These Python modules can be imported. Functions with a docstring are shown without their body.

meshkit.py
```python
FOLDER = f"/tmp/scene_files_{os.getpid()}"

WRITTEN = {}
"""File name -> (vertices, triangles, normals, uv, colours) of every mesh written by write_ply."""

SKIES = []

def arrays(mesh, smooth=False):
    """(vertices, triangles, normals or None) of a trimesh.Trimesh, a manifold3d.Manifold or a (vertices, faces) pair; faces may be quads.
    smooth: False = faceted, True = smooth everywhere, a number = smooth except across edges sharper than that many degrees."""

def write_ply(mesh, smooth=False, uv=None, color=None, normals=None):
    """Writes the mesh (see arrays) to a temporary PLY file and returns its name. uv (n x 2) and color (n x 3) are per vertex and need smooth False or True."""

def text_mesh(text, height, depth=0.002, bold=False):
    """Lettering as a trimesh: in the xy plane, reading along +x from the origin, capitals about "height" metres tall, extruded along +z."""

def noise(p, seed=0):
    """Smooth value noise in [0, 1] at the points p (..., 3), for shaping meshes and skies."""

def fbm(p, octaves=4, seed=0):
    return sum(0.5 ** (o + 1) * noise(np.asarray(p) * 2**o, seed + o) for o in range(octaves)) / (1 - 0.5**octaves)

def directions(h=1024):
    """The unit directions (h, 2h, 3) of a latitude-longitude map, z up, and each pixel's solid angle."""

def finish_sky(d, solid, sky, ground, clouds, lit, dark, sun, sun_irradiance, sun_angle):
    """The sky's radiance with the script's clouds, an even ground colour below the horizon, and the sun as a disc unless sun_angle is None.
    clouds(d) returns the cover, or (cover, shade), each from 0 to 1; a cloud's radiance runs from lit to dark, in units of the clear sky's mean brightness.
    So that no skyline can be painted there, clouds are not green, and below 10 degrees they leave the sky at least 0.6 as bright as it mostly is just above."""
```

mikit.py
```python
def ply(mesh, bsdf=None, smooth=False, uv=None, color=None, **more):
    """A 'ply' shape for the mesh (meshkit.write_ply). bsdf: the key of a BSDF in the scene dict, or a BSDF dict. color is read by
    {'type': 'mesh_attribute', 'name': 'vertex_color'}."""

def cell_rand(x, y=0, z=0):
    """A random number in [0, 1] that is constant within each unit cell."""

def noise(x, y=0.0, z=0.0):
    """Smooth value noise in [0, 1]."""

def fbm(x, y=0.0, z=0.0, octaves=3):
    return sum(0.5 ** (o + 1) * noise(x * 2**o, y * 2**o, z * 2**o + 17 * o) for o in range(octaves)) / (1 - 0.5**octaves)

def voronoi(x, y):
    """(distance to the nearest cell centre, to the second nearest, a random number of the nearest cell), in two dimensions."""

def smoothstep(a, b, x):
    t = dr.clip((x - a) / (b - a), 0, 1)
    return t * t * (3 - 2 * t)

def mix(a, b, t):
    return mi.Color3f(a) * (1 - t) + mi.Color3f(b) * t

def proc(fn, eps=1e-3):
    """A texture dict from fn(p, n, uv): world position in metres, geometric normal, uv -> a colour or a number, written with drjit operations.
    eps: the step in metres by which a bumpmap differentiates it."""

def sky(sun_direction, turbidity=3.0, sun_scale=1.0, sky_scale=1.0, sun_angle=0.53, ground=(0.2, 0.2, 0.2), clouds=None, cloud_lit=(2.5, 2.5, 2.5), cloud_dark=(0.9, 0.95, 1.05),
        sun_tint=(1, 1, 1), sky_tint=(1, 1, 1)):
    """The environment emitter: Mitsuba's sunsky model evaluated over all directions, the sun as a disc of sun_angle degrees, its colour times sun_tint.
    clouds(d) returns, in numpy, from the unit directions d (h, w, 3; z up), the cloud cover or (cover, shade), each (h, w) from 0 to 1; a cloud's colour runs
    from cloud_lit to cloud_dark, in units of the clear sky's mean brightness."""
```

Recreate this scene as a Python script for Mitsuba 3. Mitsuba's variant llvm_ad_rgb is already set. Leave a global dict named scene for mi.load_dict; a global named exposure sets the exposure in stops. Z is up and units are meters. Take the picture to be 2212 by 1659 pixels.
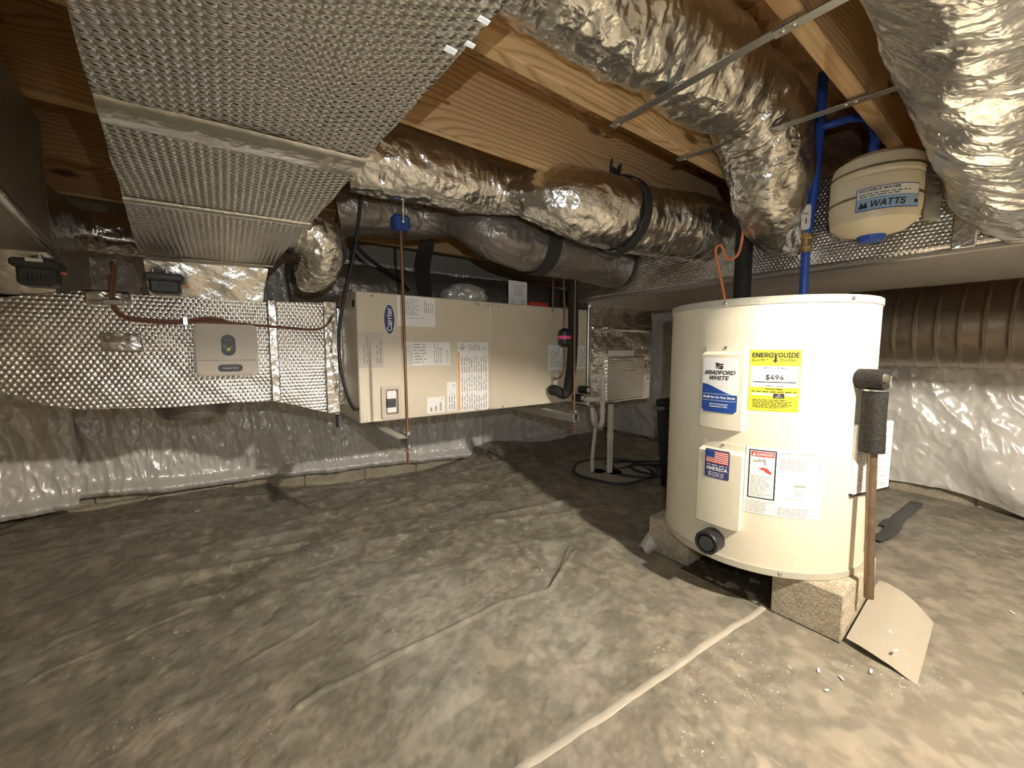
import math, random
import numpy as np, trimesh, mitsuba as mi, drjit as dr
import mikit, meshkit
from mikit import proc, noise, fbm, voronoi, smoothstep, mix, cell_rand
from shapely.geometry import Polygon, Point, box as sbox, LineString
from shapely import affinity
T = mi.ScalarTransform4f
rng = np.random.default_rng(7)
random.seed(7)
scene, labels = {}, {}
# ------------------------------------------------------------------ camera, lamps, exposure
# x runs along the air handler, y towards the back wall, z up
CAM_H = 0.89
AZ, PITCH = math.radians(53.9), math.radians(5.0)
fwd = [math.cos(AZ) * math.cos(PITCH), math.sin(AZ) * math.cos(PITCH), -math.sin(PITCH)]
scene['camera'] = {'type': 'perspective', 'fov': 2 * math.degrees(math.atan(1106 / 850)), 'fov_axis': 'x', 'near_clip': 0.02, 'far_clip': 50.0,
                   'to_world': T().look_at(origin=[0, 0, CAM_H], target=[fwd[0], fwd[1], CAM_H + fwd[2]], up=[0, 0, 1])}
exposure = 3.15
BULB_1 = (1.10, -0.50, 1.42)      # warm bulb on the joist to the right of the camera
HEADLAMP = (0.02, -0.07, 0.99)    # the photographer's cool headlamp, just behind the camera
POWER_1 = np.array([1.0, 0.915, 0.78]) * 500
POWER_2 = np.array([0.90, 0.97, 1.0]) * 0.27
# ------------------------------------------------------------------ helpers
def ply_(mesh, m, smooth=False, **kw): return mikit.ply(mesh, 'mat_' + m, smooth, **kw)
def put(key, mesh, mat, smooth=False, **kw):
    """one entry; a key that is taken gets _001, _002 ..."""
    k, n = key, 0
    while k in scene:
        n += 1
        k = f'{key}_{n:03d}'
    scene[k] = ply_(mesh, mat, smooth, **kw)
    return k
taken = set()
def thing(name, label, cat, group=None):
    k, n = name, 0
    while k in taken:
        n += 1
        k = f'{name}_{n:03d}'
    taken.add(k)
    labels[k] = {'label': label, 'category': cat}
    if group: labels[k]['group'] = group
    return k
def struct(name, label=None, kind='structure'):
    taken.add(name)
    labels[name] = {'kind': kind}
    if label: labels[name]['label'] = label
    return name
def single(name, mesh, mat, label, cat, smooth=False, group=None):
    k = thing(name, label, cat, group)
    scene[k] = ply_(mesh, mat, smooth)
    return k
def say(key, text): labels[key] = {**labels.get(key, {}), 'label': text}
def cat_m(*ms):
    flat = []
    for m in ms: flat += m if isinstance(m, (list, tuple)) else [m]
    return trimesh.util.concatenate(flat)
def cbox(lo, hi, c=0.003):
    """box with chamfered edges"""
    lo, hi = np.minimum(lo, hi).astype(float), np.maximum(lo, hi).astype(float)
    c = min(c, 0.45 * (hi - lo).min())
    pts = []
    for s in np.ndindex(2, 2, 2):
        s = np.array(s)
        p = np.where(s == 0, lo, hi)
        d = np.where(s == 0, c, -c)
        for k in range(3):
            q = p + d
            q[k] = p[k]
            pts.append(q)
    return trimesh.convex.convex_hull(np.array(pts))
def pbox(lo, hi):
    lo, hi = np.array(lo, float), np.array(hi, float)
    m = trimesh.creation.box(hi - lo)
    m.apply_translation((lo + hi) / 2)
    return m
def beam(a, b, w, h, c=0.002, up=(0, 0, 1)):
    """rectangular bar from a to b, w wide, h high"""
    a, b = np.array(a, float), np.array(b, float)
    d = b - a
    L = np.linalg.norm(d)
    x = d / L
    y = np.cross(up, x); y /= np.linalg.norm(y)
    z = np.cross(x, y)
    m = cbox([0, -w / 2, -h / 2], [L, w / 2, h / 2], c)
    M = np.eye(4); M[:3, 0], M[:3, 1], M[:3, 2], M[:3, 3] = x, y, z, a
    m.apply_transform(M)
    return m
def spline(pts, n):
    from scipy.interpolate import CubicSpline, PchipInterpolator
    p = np.array(pts, float)
    t = np.concatenate([[0], np.cumsum(np.linalg.norm(np.diff(p[:, :3], axis=0), axis=1) ** 0.7)])
    if len(p) == 2: return p[0] + np.linspace(0, 1, n)[:, None] * (p[1] - p[0])
    return np.hstack([CubicSpline(t, p[:, :3])(np.linspace(0, t[-1], n)), PchipInterpolator(t, p[:, 3:])(np.linspace(0, t[-1], n))]) if p.shape[1] > 3 else CubicSpline(t, p)(np.linspace(0, t[-1], n))
def tube(pts, r=None, n=40, sides=14, fn=None, squash=1.0, straight=False):
    """swept round tube with closed ends; pts (x,y,z[,r]); fn(arc, angle, xyz) adds to the radius"""
    P = np.array(pts, float) if straight else spline(pts, n)
    if P.shape[1] > 3: R, P = P[:, 3].copy(), P[:, :3]
    else: R = np.full(len(P), float(r))
    t = np.gradient(P, axis=0); t /= np.linalg.norm(t, axis=1, keepdims=True)
    ref = np.array([0, 0, 1.0]) if abs(t[0, 2]) < 0.9 else np.array([0, 1.0, 0])
    A = []
    a = ref - t[0] * (ref @ t[0]); a /= np.linalg.norm(a)
    for k in range(len(P)):
        a = a - t[k] * (a @ t[k]); a /= np.linalg.norm(a); A.append(a)
    A = np.array(A); B = np.cross(t, A)
    th = np.arange(sides) * 2 * np.pi / sides
    s = np.concatenate([[0], np.cumsum(np.linalg.norm(np.diff(P, axis=0), axis=1))])
    S, TH = np.meshgrid(s, th, indexing='ij')
    dirs = np.cos(TH)[..., None] * A[:, None] * squash + np.sin(TH)[..., None] * B[:, None]
    RR = R[:, None] * np.ones_like(TH)
    if fn is not None: RR = RR + fn(S, TH, P[:, None] + dirs * RR[..., None])
    V = (P[:, None] + dirs * RR[..., None]).reshape(-1, 3)
    i, j = np.meshgrid(np.arange(len(P) - 1), np.arange(sides), indexing='ij')
    q = np.stack([i * sides + j, i * sides + (j + 1) % sides, (i + 1) * sides + (j + 1) % sides, (i + 1) * sides + j], -1).reshape(-1, 4)
    F = np.vstack([q[:, [0, 1, 2]], q[:, [0, 2, 3]]])
    c0, c1 = len(V), len(V) + 1
    V = np.vstack([V, P[0], P[-1]])
    e = (len(P) - 1) * sides
    caps = [[c0, (j + 1) % sides, j] for j in range(sides)] + [[c1, e + j, e + (j + 1) % sides] for j in range(sides)]
    m = trimesh.Trimesh(V, np.vstack([F, caps]), process=False)
    m.fix_normals() if False else None
    return m
def rod(a, b, r, sides=14): return tube([a, b], r, n=2, sides=sides, straight=False)
def lathe(profile, centre=(0, 0, 0), axis=(0, 0, 1), sections=40):
    m = trimesh.creation.revolve(np.array(profile, float), sections=sections)
    m.apply_transform(trimesh.geometry.align_vectors([0, 0, 1], axis))
    m.apply_translation(centre)
    return m
def frame(m, o, x, y):
    m = m.copy()
    x, y = np.array(x, float), np.array(y, float)
    M = np.eye(4); M[:3, 0], M[:3, 1], M[:3, 2], M[:3, 3] = x, y, np.cross(x, y), o
    m.apply_transform(M)
    return m
def flat(poly, d=0.0006, z=0.0):
    ms = [trimesh.creation.extrude_polygon(g, d, engine='earcut') for g in getattr(poly, 'geoms', [poly]) if not g.is_empty]
    m = cat_m(ms); m.apply_translation([0, 0, z]); return m
def rrect(x0, y0, x1, y1, r=0.004): return sbox(x0 + r, y0 + r, x1 - r, y1 - r).buffer(r, quad_segs=4)
def words(x0, y0, x1, y1, n, seed=0, vertical=False, fill=0.40, ragged=0.35):
    """rows of illegible small print, as flat dashes"""
    g = np.random.default_rng(seed); out = []
    a0, a1, b0, b1 = (y0, y1, x0, x1) if vertical else (x0, x1, y0, y1)
    pitch = (b1 - b0) / n
    for k in range(n):
        p = a0; end = a1 - g.random() * ragged * (a1 - a0)
        while p < end:
            w = pitch * g.uniform(0.8, 3.2); w = min(w, end - p)
            lo = b0 + pitch * k + pitch * (1 - fill) / 2
            out.append(sbox(lo, p, lo + pitch * fill, p + w) if vertical else sbox(p, lo, p + w, lo + pitch * fill))
            p += w + pitch * 0.6
    V, F = [], []
    for b in out:
        x_0, y_0, x_1, y_1 = b.bounds; k = len(V)
        V += [[x_0, y_0, 0.0006], [x_1, y_0, 0.0006], [x_1, y_1, 0.0006], [x_0, y_1, 0.0006]]
        F += [[k, k + 1, k + 2], [k, k + 2, k + 3]]
    return trimesh.Trimesh(V, F, process=False)
def text(t, h, x=0, y=0, bold=True, centre=False, width=None, slant=0.0, rot=0):
    m = meshkit.text_mesh(t, h, 0.0008, bold)
    lo, hi = m.bounds[:, 0]
    if width: m.vertices[:, 0] = (m.vertices[:, 0] - lo) * width / (hi - lo)
    m.vertices[:, 0] += slant * m.vertices[:, 1]
    lo, hi = m.bounds[:, 0]
    m.vertices[:, 0] -= (lo + hi) / 2 if centre else lo
    if rot: m.apply_transform(trimesh.transformations.rotation_matrix(math.radians(rot), [0, 0, 1]))
    m.apply_translation([x, y, 0])
    return m
def wrap(m, size, amp, freq, seed=0, ridged=False, stretch=(1, 1, 1), oct=3):
    """a mesh cut fine and crumpled along its normals"""
    v, f = trimesh.remesh.subdivide_to_size(m.vertices, m.faces, size, max_iter=20)
    m = trimesh.Trimesh(v, f, process=True); m.merge_vertices()
    q = m.vertices * np.array(stretch) * freq + seed * 7.3
    n = meshkit.fbm(q, oct, seed)
    d = (1 - np.abs(2 * n - 1) * 1.6) if ridged else (n - 0.5) * 2
    m.vertices = m.vertices + m.vertex_normals * (amp * d)[:, None]
    return m
def grid(us, vs, fn):
    U, V = np.meshgrid(us, vs, indexing='ij')
    P = fn(U, V).reshape(-1, 3)
    nu, nv = len(us), len(vs)
    i, j = np.meshgrid(np.arange(nu - 1), np.arange(nv - 1), indexing='ij')
    q = np.stack([i * nv + j, (i + 1) * nv + j, (i + 1) * nv + j + 1, i * nv + j + 1], -1).reshape(-1, 4)
    return trimesh.Trimesh(P, np.vstack([q[:, [0, 1, 2]], q[:, [0, 2, 3]]]), process=False)
def ridge2(a, b, seed, oct=3):
    """ridged noise of two coordinates, 0..1, sharp crests"""
    p = np.stack([a, b, np.zeros_like(a) + seed * 3.7], -1)
    return 1 - np.abs(2 * meshkit.fbm(p, oct, seed) - 1) * 1.8
# ------------------------------------------------------------------ materials
def mat(key, color, rough=0.5, metal=0.0, spec=0.5, bump=None, bscale=0.001, two=False, eps=1e-3, **kw):
    c = {'type': 'rgb', 'value': list(color)} if not callable(color) else proc(color)
    r = rough if not callable(rough) else proc(rough)
    b = {'type': 'principled', 'base_color': c, 'roughness': r, 'metallic': metal, 'specular': spec, **kw}
    if bump is not None: b = {'type': 'bumpmap', 'arbitrary': proc(bump, eps), 'scale': bscale, 'bsdf': b}
    if two: b = {'type': 'twosided', 'bsdf': b}
    scene['mat_' + key] = b
def crumple(p, n, uv):
    a = fbm(p.x * 38, p.y * 38, p.z * 38, 3)
    b = fbm(p.x * 95 + 5, p.y * 95, p.z * 95, 2)
    return (1 - dr.abs(2 * a - 1)) + 0.35 * (1 - dr.abs(2 * b - 1))
def dimple(a, b, pitch):
    """staggered bubbles of the foil wrap"""
    s = pitch
    y = b / (s * 0.866)
    row = dr.floor(y)
    x = a / s + 0.5 * (row - 2 * dr.floor(row / 2))
    fx, fy = x - dr.floor(x) - 0.5, y - row - 0.5
    d2 = dr.square(fx) + dr.square(fy * 0.866)
    return dr.exp(-d2 * 9.0)
def dim_xz(p, n, uv): return dimple(p.x, p.z, 0.0150) * 0.9 + 0.9 * fbm(p.x * 22, p.y * 22, p.z * 22, 3) + 0.2 * fbm(p.x * 120, p.y * 120, p.z * 120, 2)
def dim_xy(p, n, uv):
    w = p.y + 0.004 * fbm(p.x * 20, p.y * 20, 0.0, 2)
    return dimple(w, p.x, 0.0150) * 0.9 + 0.7 * fbm(p.x * 18, p.y * 18, p.z * 18, 3) + 0.25 * fbm(p.x * 110, p.y * 110, p.z * 110, 2)
def dim_yz(p, n, uv): return dimple(p.y, p.z, 0.013) * 0.6 + 1.2 * fbm(p.x * 25, p.y * 25, p.z * 25, 3) + 0.3 * fbm(p.x * 90, p.y * 90, p.z * 90, 2)
FOIL = (0.80, 0.78, 0.74)
mat('foil_crumple', FOIL, 0.27, 1.0, bump=crumple, bscale=0.0022, two=True)
mat('foil_bubble_front', FOIL, 0.30, 1.0, bump=dim_xz, bscale=0.0023, two=True)
mat('foil_bubble_under', FOIL, 0.24, 1.0, bump=dim_xy, bscale=0.0024, two=True)
mat('foil_bubble_side', FOIL, 0.28, 1.0, bump=dim_yz, bscale=0.0027, two=True)
mat('foil_tape', (0.80, 0.78, 0.74), 0.24, 1.0, bump=lambda p, n, uv: fbm(p.x * 60, p.y * 60, p.z * 60, 3), bscale=0.0018, two=True)
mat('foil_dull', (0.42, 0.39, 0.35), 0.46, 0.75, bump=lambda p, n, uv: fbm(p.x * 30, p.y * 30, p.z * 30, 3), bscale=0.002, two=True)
mat('jacket_brown', (0.30, 0.255, 0.21), 0.33, 0.6, bump=lambda p, n, uv: fbm(p.x * 30, p.y * 30, p.z * 30, 3), bscale=0.002, two=True)
mat('flex_shade_grey', (0.25, 0.225, 0.20), 0.36, 0.6, bump=crumple, bscale=0.0020, two=True)  # darker foil: shade on the dark flex ducts put into the colour
def wood(p, n, uv):
    y0 = dr.floor(p.y * 2.3 + 0.35)
    k1, k2, kr = voronoi(p.x * 1.7 + 7.3 * y0, p.z * 5.0 + 0.37)
    knot = dr.exp(-k1 * k1 * 60)
    g = p.z * 62 + p.y * 14 + 7.5 * fbm(p.x * 1.1 + y0 * 5.1, p.z * 3.2, p.y * 3.0, 2) + 3.0 * dr.exp(-k1 * k1 * 14)
    f = g - dr.floor(g)
    late = smoothstep(0.45, 0.85, f) * (1 - smoothstep(0.9, 1.0, f))
    fine = fbm(p.x * 6, p.y * 260, p.z * 260, 2)
    c = mix((0.60, 0.41, 0.215), (0.39, 0.225, 0.095), late * 0.75)
    c = c * (0.84 + 0.3 * fine) * (0.88 + 0.24 * cell_rand(y0, 3, 1))
    return mix(c, (0.17, 0.085, 0.04), smoothstep(0.55, 0.95, knot))
mat('wood_joist', wood, 0.62, spec=0.3)
def osb(p, n, uv):
    a, b, r = voronoi(p.x * 9 + 3 * fbm(p.x * 8, p.y * 8, 0.0, 2), p.y * 26)
    c = mix((0.34, 0.215, 0.115), (0.58, 0.39, 0.22), r)
    return c * (0.8 + 0.4 * fbm(p.x * 40, p.y * 90, 0.0, 2))
mat('osb', osb, 0.75, spec=0.2)
mat('tank_paint', (0.74, 0.68, 0.53), 0.30, spec=0.5, clearcoat=0.5, clearcoat_gloss=0.85)
mat('tank_rim', (0.50, 0.47, 0.38), 0.38, spec=0.5)
mat('handler_paint', (0.64, 0.565, 0.445), 0.42, 0.15, bump=lambda p, n, uv: noise(p.x * 900, p.y * 900, p.z * 900), bscale=0.00012)
mat('plastic_beige', (0.55, 0.49, 0.42), 0.5)
def liner_c(p, n, uv): return mix((0.66, 0.64, 0.60), (0.76, 0.74, 0.70), fbm(p.x * 3, p.y * 3, p.z * 3, 3))
mat('liner', liner_c, 0.27, spec=0.6, metal=0.12, bump=lambda p, n, uv: (1 - dr.abs(2 * fbm(p.x * 14, p.y * 14, p.z * 9, 3) - 1)), bscale=0.0045, two=True)
def floor_c(p, n, uv):
    wx, wy = fbm(p.x * 9, p.y * 9, 0.0, 3), fbm(p.x * 9 + 31, p.y * 9 + 7, 0.0, 3)
    s1, s2, r = voronoi(p.x * 15 + 2.2 * wx, p.y * 15 + 2.2 * wy)
    t1, t2, q = voronoi(p.x * 38 + 2.1 + 3 * wy, p.y * 38 + 3 * wx)
    c = mix((0.25, 0.225, 0.18), (0.345, 0.315, 0.26), fbm(p.x * 2.6, p.y * 2.6, 0.0, 4))
    c = mix(c, (0.395, 0.34, 0.27), smoothstep(0.45, 0.7, fbm(p.x * 11 + 3, p.y * 11, 0.0, 4)) * 0.7)
    c = mix(c, (0.21, 0.20, 0.155), smoothstep(0.5, 0.75, fbm(p.x * 7 + 8, p.y * 7 + 2, 0.0, 4)) * 0.6)
    stony = smoothstep(0.40, 0.62, fbm(p.x * 1.3 + 4.0, p.y * 1.3 + 1.7, 0.0, 3))
    c = mix(c, (0.49, 0.42, 0.325), (1 - smoothstep(0.10, 0.42, s1)) * smoothstep(0.5, 0.9, r) * (0.25 + 0.5 * stony))
    c = mix(c, (0.50, 0.43, 0.34), (1 - smoothstep(0.08, 0.42, t1)) * smoothstep(0.6, 0.95, q) * (0.2 + 0.5 * stony))
    c = mix(c, (0.44, 0.42, 0.36), smoothstep(0.6, 0.8, fbm(p.x * 3 - p.y * 1.5, p.y * 1.4 + p.x * 0.5, 0.0, 3)) * 0.5)
    c = mix(c * 0.86, c * 1.16, smoothstep(0.3, 0.7, fbm(p.x * 27, p.y * 27, 0.0, 3)))
    c = c * mi.Color3f(0.80, 0.81, 0.795)
    return mix(c, (0.75, 0.73, 0.66), 0.8 * smoothstep(0.90, 0.96, noise(p.x * 190, p.y * 190)) * smoothstep(0.58, 0.72, fbm(p.x * 5 + 9, p.y * 5, 0.0, 2)))  # tiny pale specks paint glints on the plastic into the colour
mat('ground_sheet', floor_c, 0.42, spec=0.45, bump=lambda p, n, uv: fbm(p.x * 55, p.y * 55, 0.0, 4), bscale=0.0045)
mat('sheet_clear', (0.42, 0.385, 0.31), 0.40, spec=0.5, two=True)
mat('sheet_tape', (0.46, 0.42, 0.345), 0.35, spec=0.5, two=True)
def cmu(p, n, uv):
    g = fbm(p.x * 230, p.y * 230, p.z * 230, 2)
    return mix((0.30, 0.26, 0.19), (0.60, 0.53, 0.41), smoothstep(0.3, 0.75, 0.6 * g + 0.4 * fbm(p.x * 14, p.y * 14, p.z * 14, 3)))
mat('concrete_block', cmu, 0.9, spec=0.15, bump=lambda p, n, uv: fbm(p.x * 330, p.y * 330, p.z * 330, 2), bscale=0.0026, eps=4e-4)
mat('mortar', (0.40, 0.37, 0.31), 0.9, spec=0.1)
mat('soil', lambda p, n, uv: mix((0.03, 0.024, 0.016), (0.11, 0.088, 0.06), fbm(p.x * 50, p.y * 50, p.z * 50, 3)), 0.95, spec=0.1)
mat('foam_black', lambda p, n, uv: mix((0.016, 0.015, 0.013), (0.05, 0.047, 0.042), smoothstep(0.55, 0.8, noise(p.x * 420, p.y * 420, p.z * 420))), 0.72, spec=0.35, bump=lambda p, n, uv: fbm(p.x * 260, p.y * 260, p.z * 260, 2), bscale=0.0012, eps=5e-4)
mat('black_plastic', (0.018, 0.018, 0.02), 0.4)
mat('dark_grey', (0.045, 0.047, 0.05), 0.45)
mat('webbing', (0.03, 0.028, 0.026), 0.6)
mat('pvc', (0.74, 0.70, 0.60), 0.35)
mat('copper_dull', lambda p, n, uv: mix((0.17, 0.115, 0.075), (0.33, 0.245, 0.17), fbm(p.x * 60, p.y * 60, p.z * 25, 3)), 0.42, 0.7)
mat('rod_rust', (0.22, 0.125, 0.07), 0.5, 0.6)
mat('steel', (0.50, 0.50, 0.48), 0.38, 0.95)
mat('chrome', (0.8, 0.8, 0.78), 0.2, 1.0)
mat('brass', (0.66, 0.47, 0.22), 0.3, 1.0)
mat('pex_blue', (0.03, 0.095, 0.48), 0.35)
mat('iso_blue', (0.01, 0.045, 0.20), 0.45)
mat('wire_orange', (0.80, 0.26, 0.12), 0.4)
mat('wire_brown', (0.17, 0.06, 0.035), 0.5)
mat('paper', (0.80, 0.79, 0.76), 0.6, two=True)
mat('print_black', (0.02, 0.02, 0.022), 0.6, two=True)
mat('print_grey', (0.36, 0.34, 0.32), 0.6, two=True)
mat('label_yellow', (0.86, 0.74, 0.03), 0.5, two=True)
mat('label_blue', (0.02, 0.07, 0.30), 0.45, two=True)
mat('label_lightblue', (0.30, 0.46, 0.66), 0.45, two=True)
mat('label_navy', (0.05, 0.055, 0.16), 0.45, two=True)
mat('label_red', (0.62, 0.06, 0.04), 0.5, two=True)
mat('label_orange', (0.75, 0.33, 0.05), 0.5, two=True)
mat('label_pink', (0.85, 0.10, 0.25), 0.5, two=True)
mat('led_yellow', (0.7, 0.8, 0.1), 0.4)
mat('expansion_paint', (0.74, 0.66, 0.47), 0.34, clearcoat=0.3)
mat('clear_film', (0.55, 0.55, 0.52), 0.18, metal=0.35, spec=0.8, two=True)
mat('wall_grey', lambda p, n, uv: mix((0.34, 0.31, 0.26), (0.46, 0.43, 0.37), fbm(p.x * 4, p.y * 4, p.z * 4, 3)), 0.85, spec=0.15)
mat('dark_void', (0.05, 0.045, 0.04), 0.9)
# ------------------------------------------------------------------ setting: floor, walls, ceiling, joists
def seg_ridge(U, V, pts, w, h):
    out = np.zeros_like(U)
    for a, b in zip(pts[:-1], pts[1:]):
        a, b = np.array(a), np.array(b); d = b - a; L2 = d @ d
        t = np.clip(((U - a[0]) * d[0] + (V - a[1]) * d[1]) / L2, 0, 1)
        dd = np.hypot(U - a[0] - t * d[0], V - a[1] - t * d[1])
        out = np.maximum(out, h * np.exp(-(dd / w) ** 2))
    return out
RIDGES = [([(0.10, 1.05), (0.166, 1.066), (0.409, 1.069), (0.730, 1.072), (0.935, 1.037), (1.20, 1.18)], 0.007, 0.009),
          ([(0.935, 1.037), (1.04, 1.10), (1.209, 1.22)], 0.006, 0.008),
          ([(-0.46, 1.53), (-0.429, 1.555), (-0.28, 1.60), (-0.14, 1.676)], 0.006, 0.007),
          ([(0.0, 1.30), (0.10, 1.33), (0.22, 1.36)], 0.007, 0.005),
          ([(0.30, 0.80), (0.52, 0.92), (0.74, 1.06)], 0.05, 0.007)]
def floor_z(U, V):
    p = np.stack([U, V, np.zeros_like(U)], -1)
    z = 0.020 * (meshkit.fbm(p * 2.1, 3, 3) - 0.5)
    wob = meshkit.fbm(p * 1.3, 2, 9)
    far = np.clip((V - 1.0) / 0.8, 0, 1)
    z += 0.030 * far * (np.maximum(0, ridge2(U * 1.5 - V * 1.2 + wob, U * 1.2 + V * 4.6, 5, 2)) ** 2 - 0.4)
    z += 0.0035 * np.maximum(0, ridge2(U * 3 + V * 1.0 + 2 * wob, V * 7.0 - U * 2.0, 8, 3)) ** 2
    st = meshkit.noise(p * 19, 21); z += 0.010 * np.clip(st - 0.55, 0, 1)
    st = meshkit.noise(p * 42, 22); z += 0.004 * np.clip(st - 0.5, 0, 1)
    z += 0.075 * np.exp(-(((U - 1.85) / 0.40) ** 2 + ((V - 2.75) / 0.30) ** 2)) + 0.03 * np.exp(-(((V - 2.9) / 0.25) ** 2)) * (U < 0.2)
    z -= 0.085 * np.exp(-((V - 2.98) / 0.30) ** 2) * np.clip((U - 0.2) / 0.5, 0, 1) * np.clip((1.70 - U) / 0.08, 0, 1)
    for pts, w, h in RIDGES: z += seg_ridge(U, V, pts, w, h)
    near = np.exp(-(np.maximum(0, np.maximum(1.38 - U, np.maximum(U - 1.95, np.maximum(0.28 - V, V - 1.05)))) / 0.06) ** 2)
    pit = np.exp(-(np.maximum(0, np.hypot((U - 2.27), (V - 1.86)) - 0.34) / 0.06) ** 2)
    near = np.maximum(near, pit)
    return z * (1 - near) - 0.006 * near
def fl(x, y): return float(floor_z(np.array([[float(x)]]), np.array([[float(y)]]))[0, 0])
struct('floor', 'grey translucent plastic ground sheet over stony soil')
us = np.concatenate([np.linspace(-2.6, -1.0, 24)[:-1], np.linspace(-1.0, 1.0, 290)[:-1], np.linspace(1.0, 3.45, 210)])
vs = np.concatenate([np.linspace(-3.1, -0.3, 40)[:-1], np.linspace(-0.3, 3.0, 460)])
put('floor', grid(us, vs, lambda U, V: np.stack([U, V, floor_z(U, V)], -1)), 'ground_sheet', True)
JZ, SUB = 1.55, 1.80            # joist underside, subfloor underside
struct('wall_back', 'concrete block wall behind the plastic liner')
put('wall_back', pbox([-2.6, 2.975, -0.2], [3.5, 3.10, SUB]), 'mortar')
for r in range(2):
    for k in range(16):
        x0 = -2.6 + 0.4 * k + (-0.2 if r == 0 else 0.0)
        put('wall_back__block', cbox([x0 + 0.004, 2.955 + 0.004 * rng.random(), -0.135 + r * 0.2], [x0 + 0.394, 3.0, 0.057 + r * 0.2], 0.004), 'concrete_block')
struct('wall_right', 'concrete block wall behind the heater')
put('wall_right', pbox([3.425, -3.1, -0.2], [3.55, 3.1, SUB]), 'mortar')
for r in range(2):
    for k in range(15):
        y0 = -3.1 + 0.4 * k + (0.10 if r == 0 else -0.1)
        put('wall_right__block', cbox([3.402 + 0.004 * rng.random(), y0 + 0.004, -0.02 + r * 0.2], [3.45, y0 + 0.394, 0.172 + r * 0.2], 0.004), 'concrete_block')
struct('wall_left'); put('wall_left', pbox([-2.72, -3.1, -0.2], [-2.6, 3.1, SUB]), 'wall_grey')
struct('wall_front'); put('wall_front', pbox([-2.72, -3.2, -0.2], [3.55, -3.08, SUB]), 'wall_grey')
struct('ceiling', 'wood panel subfloor above the joists')
put('ceiling', pbox([-2.8, -3.3, SUB + 0.018], [3.6, 3.2, SUB + 0.03]), 'dark_void')
for i in range(6):
    for j in range(3):
        x0, y0 = -2.8 + 2.44 * j - (0.9 if i % 2 else 0), -3.3 + 1.22 * i - 0.06
        put('ceiling__panel', cbox([x0 + 0.002, y0 + 0.002, SUB], [x0 + 2.438, y0 + 1.218, SUB + 0.018], 0.002), 'osb')
JOISTS = [-0.49, -0.08, 0.333, 0.768, 1.135, 1.600, 2.06, 2.50]
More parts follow.
